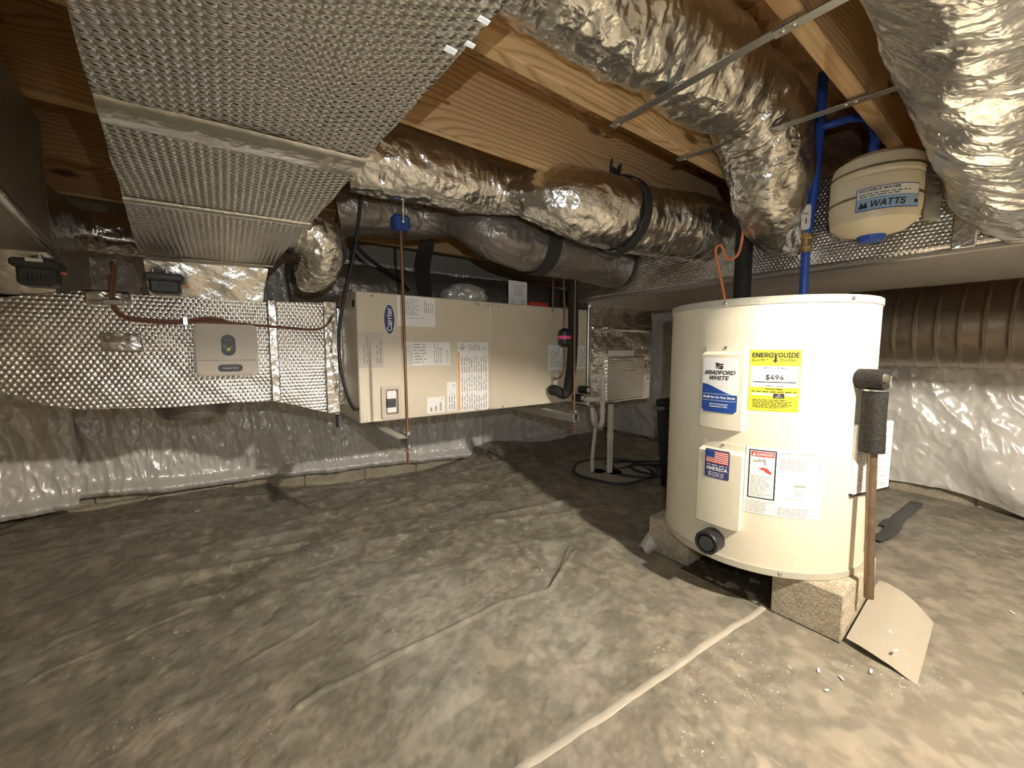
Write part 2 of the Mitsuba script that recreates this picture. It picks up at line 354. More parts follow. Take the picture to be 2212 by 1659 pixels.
JN = {0.333: 'wooden floor joist beside the cream expansion tank, crossed by both metal straps', 0.768: 'wooden floor joist whose pale underside shows between the two foil ducts at top centre',
      1.135: 'broad knotty wooden floor joist face above the silver flex duct', 1.600: 'wooden joist edge just above the blue hanger isolator', 2.06: 'shaded wooden joist behind the blue hanger isolator'}
for v in JOISTS:
    single('floor_joist', cbox([-2.6, v, JZ], [3.425, v + 0.038, SUB], 0.003), 'wood_joist', JN.get(v, 'shaded wooden floor joist behind the dark flex ducts, farthest from the camera' if v > 2.1 else 'wooden floor joist hidden above the thick silver duct at the top right' if v > -0.2 else 'wooden floor joist carrying the light bulb, out of the picture'), 'joist', group='floor joists')
# ------------------------------------------------------------------ lamps (both outside the picture)
k = thing('light_bulb', 'warm light bulb in a white lampholder under the joists', 'light bulb')
x, y, z = BULB_1
s = trimesh.creation.icosphere(2, 0.032); s.apply_translation(BULB_1)
scene[k + '__globe'] = {**ply_(s, 'paper', True), 'emitter': {'type': 'area', 'radiance': {'type': 'rgb', 'value': POWER_1.tolist()}}}
put(k + '__lampholder', lathe([(0, JZ), (0.05, JZ), (0.05, JZ - 0.02), (0.022, JZ - 0.03), (0.022, z + 0.027), (0, z + 0.027)], (x, y, 0)), 'pvc', 30)
k = thing('headlamp', 'small headlamp held just behind the camera', 'headlamp')
s = trimesh.creation.icosphere(2, 0.014); s.apply_translation(HEADLAMP)
scene[k + '__lens'] = ply_(s, 'paper', True)
scene['headlamp_beam'] = {'type': 'spot', 'to_world': T().look_at(origin=[HEADLAMP[0] + .012, HEADLAMP[1] + .018, HEADLAMP[2]], target=[1.2, 1.55, 0.78], up=[0, 0, 1]), 'cutoff_angle': 56.0, 'beam_width': 22.0, 'intensity': {'type': 'rgb', 'value': POWER_2.tolist()}}
# ------------------------------------------------------------------ wall liners
def liner_back(x0, x1, zb, zt, off, seed):
    def f(U, V):
        X = x0 + (x1 - x0) * U
        bot = zb(X)
        Z = bot + (zt - bot) * V
        q = np.stack([X * 2.2, Z * 1.2, np.zeros_like(X) + seed], -1)
        y = 2.93 - off - 0.05 * meshkit.fbm(q, 3, seed) - 0.022 * np.maximum(0, ridge2(X * 6.5 + 0.8 * Z, Z * 1.6 + X * 0.5, seed + 2, 3)) ** 2
        y -= 0.010 * np.maximum(0, ridge2(X * 17 + 2 * Z, Z * 5 - X, seed + 5, 3)) ** 2 + 0.006 * np.maximum(0, ridge2(X * 34 + 9 * Z, Z * 17 - 5 * X, seed + 6, 2))
        y -= 0.045 * np.exp(-((Z - bot - 0.03) / 0.03) ** 2)
        return np.stack([X, y, Z], -1)
    return grid(np.linspace(0, 1, int(230 * (x1 - x0))), np.linspace(0, 1, 190), f)
    return grid(np.linspace(0, 1, int(150 * (x1 - x0))), np.linspace(0, 1, 90), f)
zb1 = lambda X: np.interp(X, [-0.78, -0.266, 1.127, 1.625, 3.04], [0.147, 0.10, 0.015, -0.028, -0.003]) + 0.004 * np.sin(X * 9)
single('plastic_liner', liner_back(-0.68, 3.30, zb1, 1.5, 0.0, 11), 'liner', 'white plastic wall liner hanging behind and below the air handler', 'plastic sheet', True)
single('plastic_liner', liner_back(-2.55, -0.62, lambda X: 0.10 + 0.0 * X, 1.5, 0.05, 17), 'liner', 'white plastic wall liner at the far left, overlapping the next sheet', 'plastic sheet', True)
def liner_right(U, V):
    Y = -2.9 + 5.80 * U
    bot = np.where(Y > 1.4, 0.03, 0.075 + 0.01 * np.sin(Y * 7)) - 0.06 * np.exp(-((Y + 0.05) / 0.22) ** 2)
    Z = bot + (1.5 - bot) * V
    q = np.stack([Y * 2.0, Z * 1.6, np.zeros_like(Y) + 5], -1)
    x = 3.40 - 0.06 * meshkit.fbm(q, 3, 31) - 0.022 * np.maximum(0, ridge2(Y * 3.5 - 2.5 * Z, Z * 2.6 + Y, 33, 3)) ** 2
    x -= 0.008 * np.maximum(0, ridge2(Y * 13 - 3 * Z, Z * 9 + Y * 2, 35, 3)) ** 2
    x -= 0.13 * np.exp(-(((Y - 0.12 - 0.5 * (Z - 0.25)) / 0.14) ** 2 + ((Z - 0.16) / 0.14) ** 2))
    return np.stack([x, Y, Z], -1)
single('plastic_liner', grid(np.linspace(0, 1, 700), np.linspace(0, 1, 170), liner_right), 'liner', 'white plastic wall liner with a bulging fold right of the water heater', 'plastic sheet', True)
# ------------------------------------------------------------------ overhead ducts
d_dir = np.array([-0.082, 0.995, -0.057]) / np.linalg.norm([-0.082, 0.995, -0.057])
FL, FR = np.array([-0.205, 1.75, 1.183]), np.array([0.159, 1.75, 1.195])
def slab(L, R, back, H):
    """sloping duct: far lower corners L, R; runs 'back' metres towards and past the camera; H high"""
    pts = []
    for c in (L, R):
        for t in (0.0, back):
            q = c - d_dir * t
            pts += [q, [q[0], q[1], H]]
    return trimesh.convex.convex_hull(np.array(pts))
big = thing('overhead_duct', 'large foil-wrapped duct sloping overhead towards the camera, bubble pattern underneath', 'duct')
put(big + '__wrap', wrap(slab(FL, FR, 3.2, 1.540), 0.028, 0.006, 7, 3), 'foil_bubble_under', 50)
W = FR - FL
def across(t, w, name, seed, z=0.004, x0=0.002, x1=0.998):
    """foil tape across the underside, t metres from the far end"""
    down = np.array([0, 0, -1.0])
    def f(U, V):
        q = FL + W * (x0 + (x1 - x0) * U[..., None]) - d_dir * (t + w * V[..., None])
        h = (z + .003) * np.sin(np.pi * np.clip(V, 0, 1)) ** 0.4 + 0.003 * meshkit.fbm(q * np.array([6, 40, 6]), 2, seed)
        return q + down * h[..., None]
    put(big + '__' + name, grid(np.linspace(0, 1, 80), np.linspace(0, 1, 24), f), 'foil_tape', True)
across(0.00, 0.045, 'tape_strip', 1); across(0.535, 0.028, 'tape_strip', 2); across(0.885, 0.08, 'tape_strip', 3, 0.004)
def on_big(a, t): return FL + W * a - d_dir * t + np.array([0, 0, -0.010])
for a, t, L, w in ((0.965, 1.350, 0.012, 0.004), (0.945, 1.292, 0.013, 0.005), (0.985, 1.312, 0.010, 0.004)):
    q = on_big(a, t); put(big + '__white_scrap', cbox(q - [L * .6, w, 0.0008], q + [L * .6, w, 0.0008], 0.0006), 'paper')
# neck where the big duct drops into the plenum
neck = trimesh.convex.convex_hull(np.array([FL + [0.01, 0, 0], FR + [-0.01, 0, 0], [-0.19, 1.79, 1.05], [0.125, 1.79, 1.05]] + [[x, 2.2, z] for x in (-0.19, 0.13) for z in (1.05, 1.4)] + [FL + [0.01, 0.0, 0.2], FR + [-0.01, 0, 0.2]]))
put(big + '__collar', wrap(neck, 0.02, 0.006, 14, 5), 'foil_tape', 50)
LL, LR = np.array([-0.98, 1.75, 1.15]), np.array([-0.392, 1.75, 1.172])
left = thing('overhead_duct', 'foil-wrapped duct at the far left with a bright lower edge, above a black actuator', 'duct')
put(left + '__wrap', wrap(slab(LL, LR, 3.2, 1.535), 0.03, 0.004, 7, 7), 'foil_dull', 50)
ed = [LR - d_dir * t + np.array([0.004, 0, 0.0]) for t in np.linspace(-0.02, 3.1, 60)]
put(left + '__edge_tape', tube(ed, 0.012, sides=10, straight=True), 'foil_tape', True)
put(left + '__collar', wrap(trimesh.convex.convex_hull(np.array([LL, LR, [-0.96, 1.79, 1.05], [-0.40, 1.79, 1.05]] + [[x, 2.2, z] for x in (-0.96, -0.40) for z in (1.05, 1.4)] + [LL + [0, 0, .2], LR + [0, 0, .2]])), 0.02, 0.008, 14, 6), 'foil_tape', 50)
# supply plenum: a soft box with a profile in x-z, extruded in y
plen = thing('supply_plenum', 'long foil-wrapped plenum at left with rising bottom, carrying the control panel', 'duct')
prof = Polygon([(-1.3, 0.97), (-0.95, 0.90), (-0.62, 0.815), (-0.50, 0.755), (-0.453, 0.726), (-0.366, 0.702), (-0.164, 0.691), (0.012, 0.694), (0.13, 0.690), (0.15, 0.686), (0.215, 0.668), (0.335, 0.628), (0.385, 0.612), (0.385, 1.082), (0.15, 1.072), (0.121, 1.067), (-0.336, 1.071), (-0.50, 1.040), (-1.3, 1.04)])
pm = trimesh.creation.extrude_polygon(prof, 0.47, engine='earcut')
pm = frame(pm, [0, 2.25, 0], [1, 0, 0], [0, 0, 1])      # extrudes towards -y
put(plen + '__wrap', wrap(pm, 0.016, 0.008, 9, 4), 'foil_bubble_front', 45)
for x0, x1, z0, z1, s in ((0.140, 0.172, 0.688, 1.080, 1), (0.335, 0.388, 0.622, 1.088, 2)):
    put(plen + '__tape_strip', wrap(cbox([x0, 1.766, z0], [x1, 1.79, z1], 0.004), 0.01, 0.004, 30, s), 'foil_tape', 50)
k = put(plen + '__tape_patch', wrap(cbox([-0.315, 1.767, 0.885], [-0.215, 1.785, 0.945], 0.004), 0.01, 0.007, 30, 9), 'foil_tape', 50)
k = put(plen + '__tape_patch', wrap(cbox([-0.34, 1.764, 1.03], [-0.235, 1.79, 1.075], 0.006), 0.01, 0.008, 30, 12), 'foil_tape', 50)
put(plen + '__connector', wrap(cbox([0.38, 1.98, 0.62], [0.462, 2.22, 1.09], 0.01), 0.02, 0.007, 14, 8), 'foil_crumple', 50)
# dark round stub under the plenum
single('duct_stub', lathe([(0, -0.02), (0.10, -0.02), (0.12, 0.02), (0.12, 0.06), (0, 0.06)], (-0.11, 2.02, 0.645)), 'flex_shade_grey', 'dark round duct stub showing below the foil plenum', 'duct', 40)
# ------------------------------------------------------------------ flex ducts
def flex(name, pts, label, material, n=260, sides=110, amp=0.011, fs=9.0, ft=1.3, seed=1, group=None, squash=1.0, fine=0.004):
    def f(S, TH, X):
        a = np.cos(TH) * ft, np.sin(TH) * ft
        q = np.stack([S * fs, a[0], a[1]], -1)
        w = 1 - np.abs(2 * meshkit.fbm(q, 3, seed) - 1) * 1.8
        q2 = np.stack([S * fs * 4.0, a[0] * 2.2 + S * 3, a[1] * 2.2], -1)
        w2 = 1 - np.abs(2 * meshkit.fbm(q2, 2, seed + 4) - 1) * 1.8
        big_ = meshkit.fbm(X * 4, 2, seed + 9) - 0.5
        return amp * (w - 0.3) + fine * w2 + 0.022 * big_
    k = thing(name, label, 'duct', group)
    put(k + '__jacket', tube(pts, n=n, sides=sides, fn=f, squash=squash), material, True)
    return k
fA = flex('flex_duct', [(0.36, 1.42, 1.53, .10), (0.50, 1.40, 1.535, .108), (0.72, 1.39, 1.535, .108), (0.90, 1.36, 1.525, .085), (0.97, 1.30, 1.505, .070), (1.06, 1.19, 1.475, .110), (1.26, 1.11, 1.44, .128), (1.48, 1.06, 1.432, .128), (1.66, 0.99, 1.425, .130), (1.79, 0.94, 1.40, .12)],
          'shiny silver flex duct hanging along the knotty joist, pinched where it leaves the bay', 'foil_crumple', n=420, seed=3, fs=8)
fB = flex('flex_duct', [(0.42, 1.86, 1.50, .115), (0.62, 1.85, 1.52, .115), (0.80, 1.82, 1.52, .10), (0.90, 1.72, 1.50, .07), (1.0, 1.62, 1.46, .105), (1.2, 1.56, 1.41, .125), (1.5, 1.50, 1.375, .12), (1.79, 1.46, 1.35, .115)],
          'flex duct below the silver one, its foil coloured dark for shade, bound by a black strap', 'flex_shade_grey', n=360, seed=5, fs=6, amp=0.008)
fC = flex('flex_duct', [(0.30, 0.64, 1.665, .115), (0.55, 0.64, 1.67, .122), (0.80, 0.64, 1.67, .122), (0.96, 0.64, 1.68, .112), (1.15, 0.635, 1.672, .122), (1.30, 0.625, 1.668, .118), (1.44, 0.61, 1.61, .128), (1.53, 0.615, 1.50, .126), (1.60, 0.63, 1.40, .106), (1.69, 0.64, 1.335, .078), (1.785, 0.64, 1.32, .072)],
          'wrinkled silver flex duct between joists at top right, bending down above the heater', 'foil_crumple', n=460, sides=130, seed=8, fs=9, amp=0.012)
fD = flex('flex_duct', [(0.36, 0.03, 1.50, .19), (0.75, 0.02, 1.50, .20), (1.15, 0.02, 1.48, .20), (1.45, 0.02, 1.42, .195), (1.65, 0.03, 1.37, .18), (1.79, 0.03, 1.35, .17)],
          'thick silver flex duct filling the top right corner', 'foil_crumple', n=420, sides=130, seed=12, fs=7, amp=0.013)
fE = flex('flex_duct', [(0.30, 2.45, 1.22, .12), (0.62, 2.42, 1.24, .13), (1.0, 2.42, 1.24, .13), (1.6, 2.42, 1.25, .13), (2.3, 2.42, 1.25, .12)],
          'dark flex duct lying behind the top of the air handler', 'flex_shade_grey', n=200, sides=60, seed=15, fs=6)
fF = flex('flex_duct', [(0.17, 1.62, 1.34, .078), (0.24, 1.62, 1.33, .085), (0.30, 1.63, 1.29, .088), (0.31, 1.66, 1.22, .075), (0.25, 1.71, 1.17, .05)],
          'short crumpled silver duct elbow at the right side of the large overhead duct', 'foil_crumple', n=150, sides=80, seed=18, fs=14, amp=0.010)
fG = flex('flex_duct', [(-0.55, 0.95, 1.655, .095), (-0.38, 0.95, 1.655, .10), (-0.05, 0.95, 1.655, .10)],
          'short silver flex duct in the dark gap at the upper left', 'foil_crumple', n=120, sides=70, seed=21, fs=12, amp=0.012)
fH = flex('flex_duct', [(-0.50, 2.3, 1.36, .07), (-0.35, 2.3, 1.36, .075), (-0.15, 2.3, 1.36, .075)],
          'small silver flex duct in the dark gap left of the large overhead duct', 'foil_crumple', n=90, sides=50, seed=23, fs=12, amp=0.012)
def straps(name, loop, w, label, material='webbing', thick=0.003):
    """band following a loop of points, w wide along x"""
    P = spline(loop, 60); m = []
    t = np.gradient(P, axis=0); t /= np.linalg.norm(t, axis=1, keepdims=True)
    side = np.array([1.0, 0, 0]) - t * t[:, :1]; side /= np.linalg.norm(side, axis=1, keepdims=True)
    nn = np.cross(t, side)
    rows = [P + side * w / 2 + nn * thick, P - side * w / 2 + nn * thick, P - side * w / 2 - nn * thick, P + side * w / 2 - nn * thick]
    V = np.stack(rows, 1).reshape(-1, 3); F = []
    for i in range(len(P) - 1):
        for j in range(4):
            a, b = i * 4 + j, i * 4 + (j + 1) % 4
            F.append([a, b, b + 4, a + 4])
    F = np.array(F); F = np.vstack([F[:, [0, 1, 2]], F[:, [0, 2, 3]], [[0, 2, 1], [0, 3, 2]], [[len(V) - 4, len(V) - 3, len(V) - 2], [len(V) - 4, len(V) - 2, len(V) - 1]]])
    k = thing(name, label, 'strap'); put(k + '__band', trimesh.Trimesh(V, F, process=False), material, 50); return k
def ring(x, yc, zc, r, a0, a1, n=24): return [(x, yc + r * math.cos(a), zc + r * math.sin(a)) for a in np.linspace(math.radians(a0), math.radians(a1), n)]
k = straps('hanger_strap', [(1.345, 1.127, 1.64), (1.345, 1.123, 1.60), (1.345, 1.115, 1.575)] + [(1.335, y, z) for x, y, z in ring(1.335, 1.095, 1.436, 0.150, 95, 330)], 0.040, 'black webbing strap looped around the bright silver flex duct and nailed to the knotty joist')
put(k + '__nailed_end', cat_m(beam([1.32, 1.128, 1.575], [1.325, 1.124, 1.665], 0.034, 0.006), beam([1.362, 1.128, 1.575], [1.378, 1.124, 1.66], 0.03, 0.006)), 'webbing')
straps('hanger_strap', ring(1.28, 1.545, 1.405, 0.142, 110, 350), 0.075, 'wide black strap wrapped around the dark flex duct')
straps('hanger_strap', [(0.93, 2.05, 1.60), (0.93, 2.045, 1.55), (0.94, 2.10, 1.45), (0.96, 2.20, 1.35), (1.0, 2.26, 1.22), (1.0, 2.27, 1.12)], 0.085, 'wide black strap hanging from the shaded joist behind the air handler')
# ------------------------------------------------------------------ trunk duct over the heater, return plenum, brown round duct
tr = thing('trunk_duct', 'large rectangular foil duct passing above and behind the water heater', 'duct')
put(tr + '__wrap', wrap(cbox([1.80, -2.6, 1.195], [2.62, 1.80, 1.52], 0.012), 0.03, 0.007, 9, 14), 'foil_bubble_side', 45)
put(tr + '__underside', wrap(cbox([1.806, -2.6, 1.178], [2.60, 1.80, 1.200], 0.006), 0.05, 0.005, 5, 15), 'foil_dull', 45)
say(tr + '__underside', 'dull grey underside board')
put(tr + '__tape_strip', wrap(cbox([1.783, 0.155, 1.19], [1.80, 0.205, 1.515], 0.003), 0.02, 0.003, 20, 16), 'foil_tape', 50)
put(tr + '__marker_writing', frame(text('80', 0.045, bold=False), [1.783, 0.515, 1.318], [0, -1, 0], [0, 0, 1]), 'print_black')
ret = thing('return_plenum', 'foil-wrapped return plenum standing between the air handler and the water heater', 'duct')
put(ret + '__wrap', wrap(cbox([1.915, 1.78, 0.515], [2.60, 2.30, 1.20], 0.012), 0.018, 0.008, 11, 24), 'foil_crumple', 45)
put(ret + '__fold', wrap(cbox([1.93, 1.765, 1.015], [2.58, 1.79, 1.05], 0.012), 0.012, 0.010, 18, 25), 'foil_tape', 50)
put(ret + '__access_door', wrap(cbox([2.085, 1.768, 0.535], [2.50, 1.785, 0.84], 0.005), 0.016, 0.003, 14, 26), 'foil_bubble_front', 45)
put(ret + '__white_label', cbox([2.09, 1.758, 0.845], [2.36, 1.764, 0.885], 0.001), 'paper')
def rib(S, TH, X): return 0.007 * np.exp(-(((S + 0.01 * np.sin(TH)) / 0.078 % 1.0 - 0.5) * 0.078 / 0.006) ** 2) + 0.016 * (meshkit.fbm(np.stack([S * 4, np.cos(TH) * 2, np.sin(TH) * 2], -1), 3, 41) - 0.5)
br = thing('round_duct', 'big brown ribbed round duct running along the wall right of the heater', 'duct')
put(br + '__jacket', tube([(3.09, -2.5, 1.01), (3.09, 0, 1.01), (3.09, 1.6, 1.01)], 0.215, n=1100, sides=64, fn=rib), 'jacket_brown', True)
# ------------------------------------------------------------------ metal straps under the joists
for pts, lab in (([(0.957, 0.815, 0), (0.957, 0.36, 0), (0.985, -0.20, 0)], 'perforated steel strap under the joists at the top of the picture'), ([(1.305, 0.815, 0), (1.345, 0.55, 0), (1.40, 0.20, 0)], 'perforated steel strap under the joists nearer the expansion tank')):
    k = thing('joist_brace', lab, 'brace')
    for i, (a, b) in enumerate(zip(pts[:-1], pts[1:])):
        zo = JZ - 0.006 - 0.004 * i
        A, B = np.array([a[0], a[1] + (0.03 if i else 0), zo]), np.array([b[0], b[1] - (0.015 if i == 0 else 0), zo])
        put(k + '__strap_length', cat_m(beam(A, B, 0.026, 0.003, 0.0005), beam(A + [0.012, 0, 0.006], B + [0.012, 0, 0.006], 0.003, 0.014, 0.0005)), 'steel')
    for y in (0.79, 0.352, 0.372):
        if y <= pts[0][1]:
            x = np.interp(-y, [-p[1] for p in pts], [p[0] for p in pts]); s = trimesh.creation.icosphere(1, 0.006); s.apply_scale([1, 1, 0.5]); s.apply_translation([x, y, JZ - 0.011]); put(k + '__nail', s, 'chrome', True)
# ------------------------------------------------------------------ water heater
CX, CY, R = 1.70, 0.667, 0.332
def cyl(m, off=0.0, R0=R):
    """(degrees of bearing * pi/180 * R along x, height, offset) -> on the tank; bearing grows to the right in view"""
    m = m.copy(); s, z, o = m.vertices.T
    a = s / R0; r = R0 + o + off
    m.vertices = np.stack([CX + r * np.cos(a), CY + r * np.sin(a), z], 1); return m
def S(deg): return math.radians(deg) * R
def bar(x0, y0, x1, y1, d=0.0006, step=0.012):
    n = max(1, int(abs(x1 - x0) / step)); out = []
    for i in range(n): out.append(pbox([x0 + (x1 - x0) * i / n, y0, 0], [x0 + (x1 - x0) * (i + 1) / n, y1, d]))
    return cat_m(out)
def sheet(poly, d=0.0006, step=0.012):
    x0, y0, x1, y1 = poly.bounds; n = max(1, int((x1 - x0) / step)); out = []
    for i in range(n):
        g = poly.intersection(sbox(x0 + (x1 - x0) * i / n, y0, x0 + (x1 - x0) * (i + 1) / n, y1))
        if not g.is_empty: out.append(flat(g, d))
    return cat_m(out)
wh = thing('water_heater', 'tall cream electric water heater standing on concrete blocks', 'water heater')
ZB, ZT = 0.148, 1.058
put(wh + '__body', lathe([(0, ZB + 0.02), (R, ZB + 0.02), (R, ZT - 0.02), (0, ZT - 0.02)], (CX, CY, 0), sections=128), 'tank_paint', 30)
put(wh + '__top_rim', lathe([(0, ZT - 0.022), (R + 0.004, ZT - 0.024), (R + 0.004, ZT - 0.003), (R, ZT), (0, ZT + 0.002)], (CX, CY, 0), sections=128), 'tank_rim', 30)
put(wh + '__bottom_rim', lathe([(0, ZB), (R + 0.001, ZB), (R + 0.004, ZB + 0.003), (R + 0.004, ZB + 0.024), (0, ZB + 0.022)], (CX, CY, 0), sections=128), 'tank_rim', 30)
def screw(parent, p, nrm, r=0.005, m='chrome'):
    s = lathe([(0, 0), (r, 0), (r, 0.001), (r * 0.6, 0.003), (0, 0.0034)], p, nrm, 12); return put(parent + '__screw', s, m, True)
for deg, z in ((181.2, ZT - 0.013), (242.8, ZT - 0.013), (215.1, ZB + 0.013), (178.0, ZB + 0.013)):
    a = math.radians(deg); screw(wh, [CX + (R + .004) * math.cos(a), CY + (R + .004) * math.sin(a), z], [math.cos(a), math.sin(a), 0], 0.0065)
def panel(d0, d1, z0, z1):
    # a shallow pressed cover: raised face with sloped sides and a flange at the top
    A0, A1 = S(d0), S(d1); out = []
    prof = [(z0, 0.0), (z0 + 0.004, 0.026), (z1 - 0.020, 0.026), (z1 - 0.010, 0.004), (z1 + 0.012, 0.004), (z1 + 0.012, 0.0)]
    xs = np.concatenate([[A0, A0 + 0.004], np.linspace(A0 + 0.006, A1 - 0.006, 12), [A1 - 0.004, A1]])
    def f(U, V):
        i = np.clip(np.round(U * (len(xs) - 1)).astype(int), 0, len(xs) - 1); j = np.round(V * (len(prof) - 1)).astype(int)
        z = np.array([p[0] for p in prof])[j]; o = np.array([p[1] for p in prof])[j]
        o = np.where((i == 0) | (i == len(xs) - 1), 0.0, o)
        return np.stack([xs[i], z, o], -1)
    k = put(wh + '__access_panel', cyl(grid(np.linspace(0, 1, len(xs)), np.linspace(0, 1, len(prof)), f)), 'tank_paint', 25)
    a = math.radians((d0 + d1) / 2 + 0.8)
    screw(k, [CX + (R + .004) * math.cos(a), CY + (R + .004) * math.sin(a), z1 + 0.002], [math.cos(a), math.sin(a), 0], 0.006)
    return k
pu, pl = panel(170.6, 193.9, 0.618, 0.893), panel(171.0, 195.2, 0.280, 0.560)
say(pu, 'upper cover with the blue and white sticker'); say(pl, 'lower cover with the flag sticker')
PO = 0.0268
# maker's sticker on the upper cover
x0, x1, y0, y1 = S(172.6), S(191.0), 0.678, 0.862
w = x1 - x0; xm = (x0 + x1) / 2
def lab(parent, name, m, material, off): return put(parent + '__' + name, cyl(m, off), material)
lab(wh, 'maker_sticker', sheet(rrect(x0, y0, x1, y1, 0.009)), 'paper', PO)
lab(wh, 'maker_sticker__blue_field', sheet(Polygon([(x0, y0 + .09)] + [(x0 + w * t, y0 + 0.079 + 0.018 * math.cos(t * 3.0 + 0.1)) for t in np.linspace(0, 1, 14)] + [(x1, y0 + .05), (x1, y0 + .009), (x1 - .009, y0), (x0 + .009, y0), (x0, y0 + .009)])), 'label_blue', PO + 0.0007)
logo = Polygon([(-.010, 0), (-.006, .002), (0, 0), (.006, -.002), (.010, .001), (.010, .018), (.004, .0155), (-.002, .018), (-.008, .0195), (-.012, .021)])
lg = logo.difference(sbox(-.02, .0045, .004, .0065)).difference(sbox(-.004, .010, .02, .012)).difference(sbox(-.006, .0, -.004, .008))
lab(wh, 'maker_sticker__lettering', cat_m(text('BRADFORD', 0.0125, xm, 0.807, centre=True, width=w * 0.84, slant=.2), text('WHITE', 0.0125, xm, 0.789, centre=True, width=w * 0.54, slant=.2), frame(flat(lg), [xm, 0.826, 0], [1, 0, 0], [0, 1, 0])), 'print_black', PO + 0.0007)
lab(wh, 'maker_sticker__white_lettering', cat_m(text('Built to be the Best', 0.0075, xm, 0.7255, centre=True, width=w * .90), bar(x0 + .003, 0.7395, x1 - .003, 0.7407), bar(x0 + .003, 0.7175, x1 - .003, 0.7187), text('For Professional', 0.0052, xm, 0.7035, centre=True, bold=False, slant=.2), text('Installation Only', 0.0052, xm, 0.6955, centre=True, bold=False, slant=.2)), 'paper', PO + 0.0015)
# flag sticker on the lower cover
x0, x1, y0, y1 = S(176.0), S(188.9), 0.450, 0.549
w = x1 - x0; xm = (x0 + x1) / 2
lab(wh, 'flag_sticker', sheet(rrect(x0, y0, x1, y1, 0.005)), 'label_navy', PO)
fy0, fy1 = 0.502, 0.544
lab(wh, 'flag_sticker__white_stripes', bar(x0 + .004, fy0, x1 - .004, fy1), 'paper', PO + 0.0006)
hs = (fy1 - fy0) / 13
lab(wh, 'flag_sticker__red_stripes', cat_m([bar(x0 + .004, fy0 + hs * 2 * i, x1 - .004, fy0 + hs * (2 * i + 1)) for i in range(7)]), 'label_red', PO + 0.0011)
lab(wh, 'flag_sticker__blue_canton', bar(x0 + .004, fy0 + hs * 6, x0 + .004 + w * .36, fy1), 'label_blue', PO + 0.0017)
lab(wh, 'flag_sticker__lettering', cat_m(text('AMERICA', 0.0115, xm, 0.477, centre=True, width=w * .86), words(x0 + .008, 0.4915, x1 - .006, 0.4985, 1, 3, ragged=0), words(x0 + .012, 0.454, x1 - .012, 0.472, 4, 4, ragged=0.1)), 'paper', PO + 0.0007)
# energy label
x0, x1, y0, y1 = S(195.6), S(219.0), 0.694, 0.889
w = x1 - x0; xm = (x0 + x1) / 2
lab(wh, 'energy_label', bar(x0, y0, x1, y1), 'label_yellow', 0.0012)
lab(wh, 'energy_label__white_panel', cat_m(bar(x0 + .003, 0.770, x1 - .003, 0.838), bar(x0 + .006, 0.744, x1 - .006, 0.751)), 'paper', 0.0019)
arrow = Polygon([(xm - .0025, .872), (xm + .0025, .872), (xm + .0025, .856), (xm + .008, .8575), (xm, .848), (xm - .008, .8575), (xm - .0025, .856)])
lab(wh, 'energy_label__print', cat_m(text('ENERGYGUIDE', 0.0145, xm, 0.8655, centre=True, width=w * .92), flat(arrow), text('$494', 0.0145, xm, 0.795, centre=True, width=w * .35), bar(x0 + .010, 0.7855, x1 - .010, 0.788),
    words(x0 + .005, .853, xm - .012, .861, 2, 5), words(xm + .012, .853, x1 - .005, .861, 2, 6), words(xm - .03, .830, xm + .03, .834, 1, 7, ragged=0), words(xm - .022, .773, xm + .022, .777, 1, 8, ragged=0), text('First Hour Rating', 0.0042, xm, .763, centre=True), words(x0 + .008, .753, x1 - .008, .759, 1, 9, ragged=0),
    bar(xm - .001, .736, xm + .028, .751), words(x0 + .012, .703, x1 - .012, .732, 6, 10), words(xm - .012, .696, xm + .012, .699, 1, 11, ragged=0)), 'print_black', 0.0026)
lab(wh, 'energy_label__white_print', cat_m(text('60', 0.0045, xm + .0135, .744, centre=True), words(xm + .004, .738, xm + .023, .742, 1, 12, ragged=0)), 'paper', 0.0034)
# danger and rating label
x0, x1, y0, y1 = S(195.9), S(233.2), 0.352, 0.572
xa, xb = S(197.4), S(210.4)
lab(wh, 'warning_label', bar(x0, y0, x1, y1), 'paper', 0.0012)
lab(wh, 'warning_label__black_frame', cat_m(bar(xa, .403, xa + .0035, .565), bar(xb - .0035, .403, xb, .565), bar(xa, .403, xb, .4065), bar(xa, .5615, xb, .565)), 'print_black', 0.0018)
lab(wh, 'warning_label__red_band', bar(xa + .006, .5425, xb - .006, .559), 'label_red', 0.0018)
lab(wh, 'warning_label__white_lettering', cat_m(text('DANGER', 0.0095, (xa + xb) / 2 + .006, .5462, centre=True, width=.044), flat(Polygon([(xa + .009, .545), (xa + .020, .545), (xa + .0145, .5565)]))), 'paper', 0.0026)
xm = (xa + xb) / 2
tap = LineString([(xm - .022, .527), (xm + .006, .530), (xm + .008, .518)]).buffer(.0025).union(Point(xm - .022, .526).buffer(.004)).union(Point(xm - .008, .530).buffer(.005)).union(sbox(xm - .001, .533, xm + .009, .536))
hand = Polygon([(xm - .010, .505), (xm - .002, .503), (xm - .008, .500), (xm + .004, .499), (xm + .012, .492), (xm + .026, .486), (xm + .026, .493), (xm + .016, .503), (xm + .006, .508)])
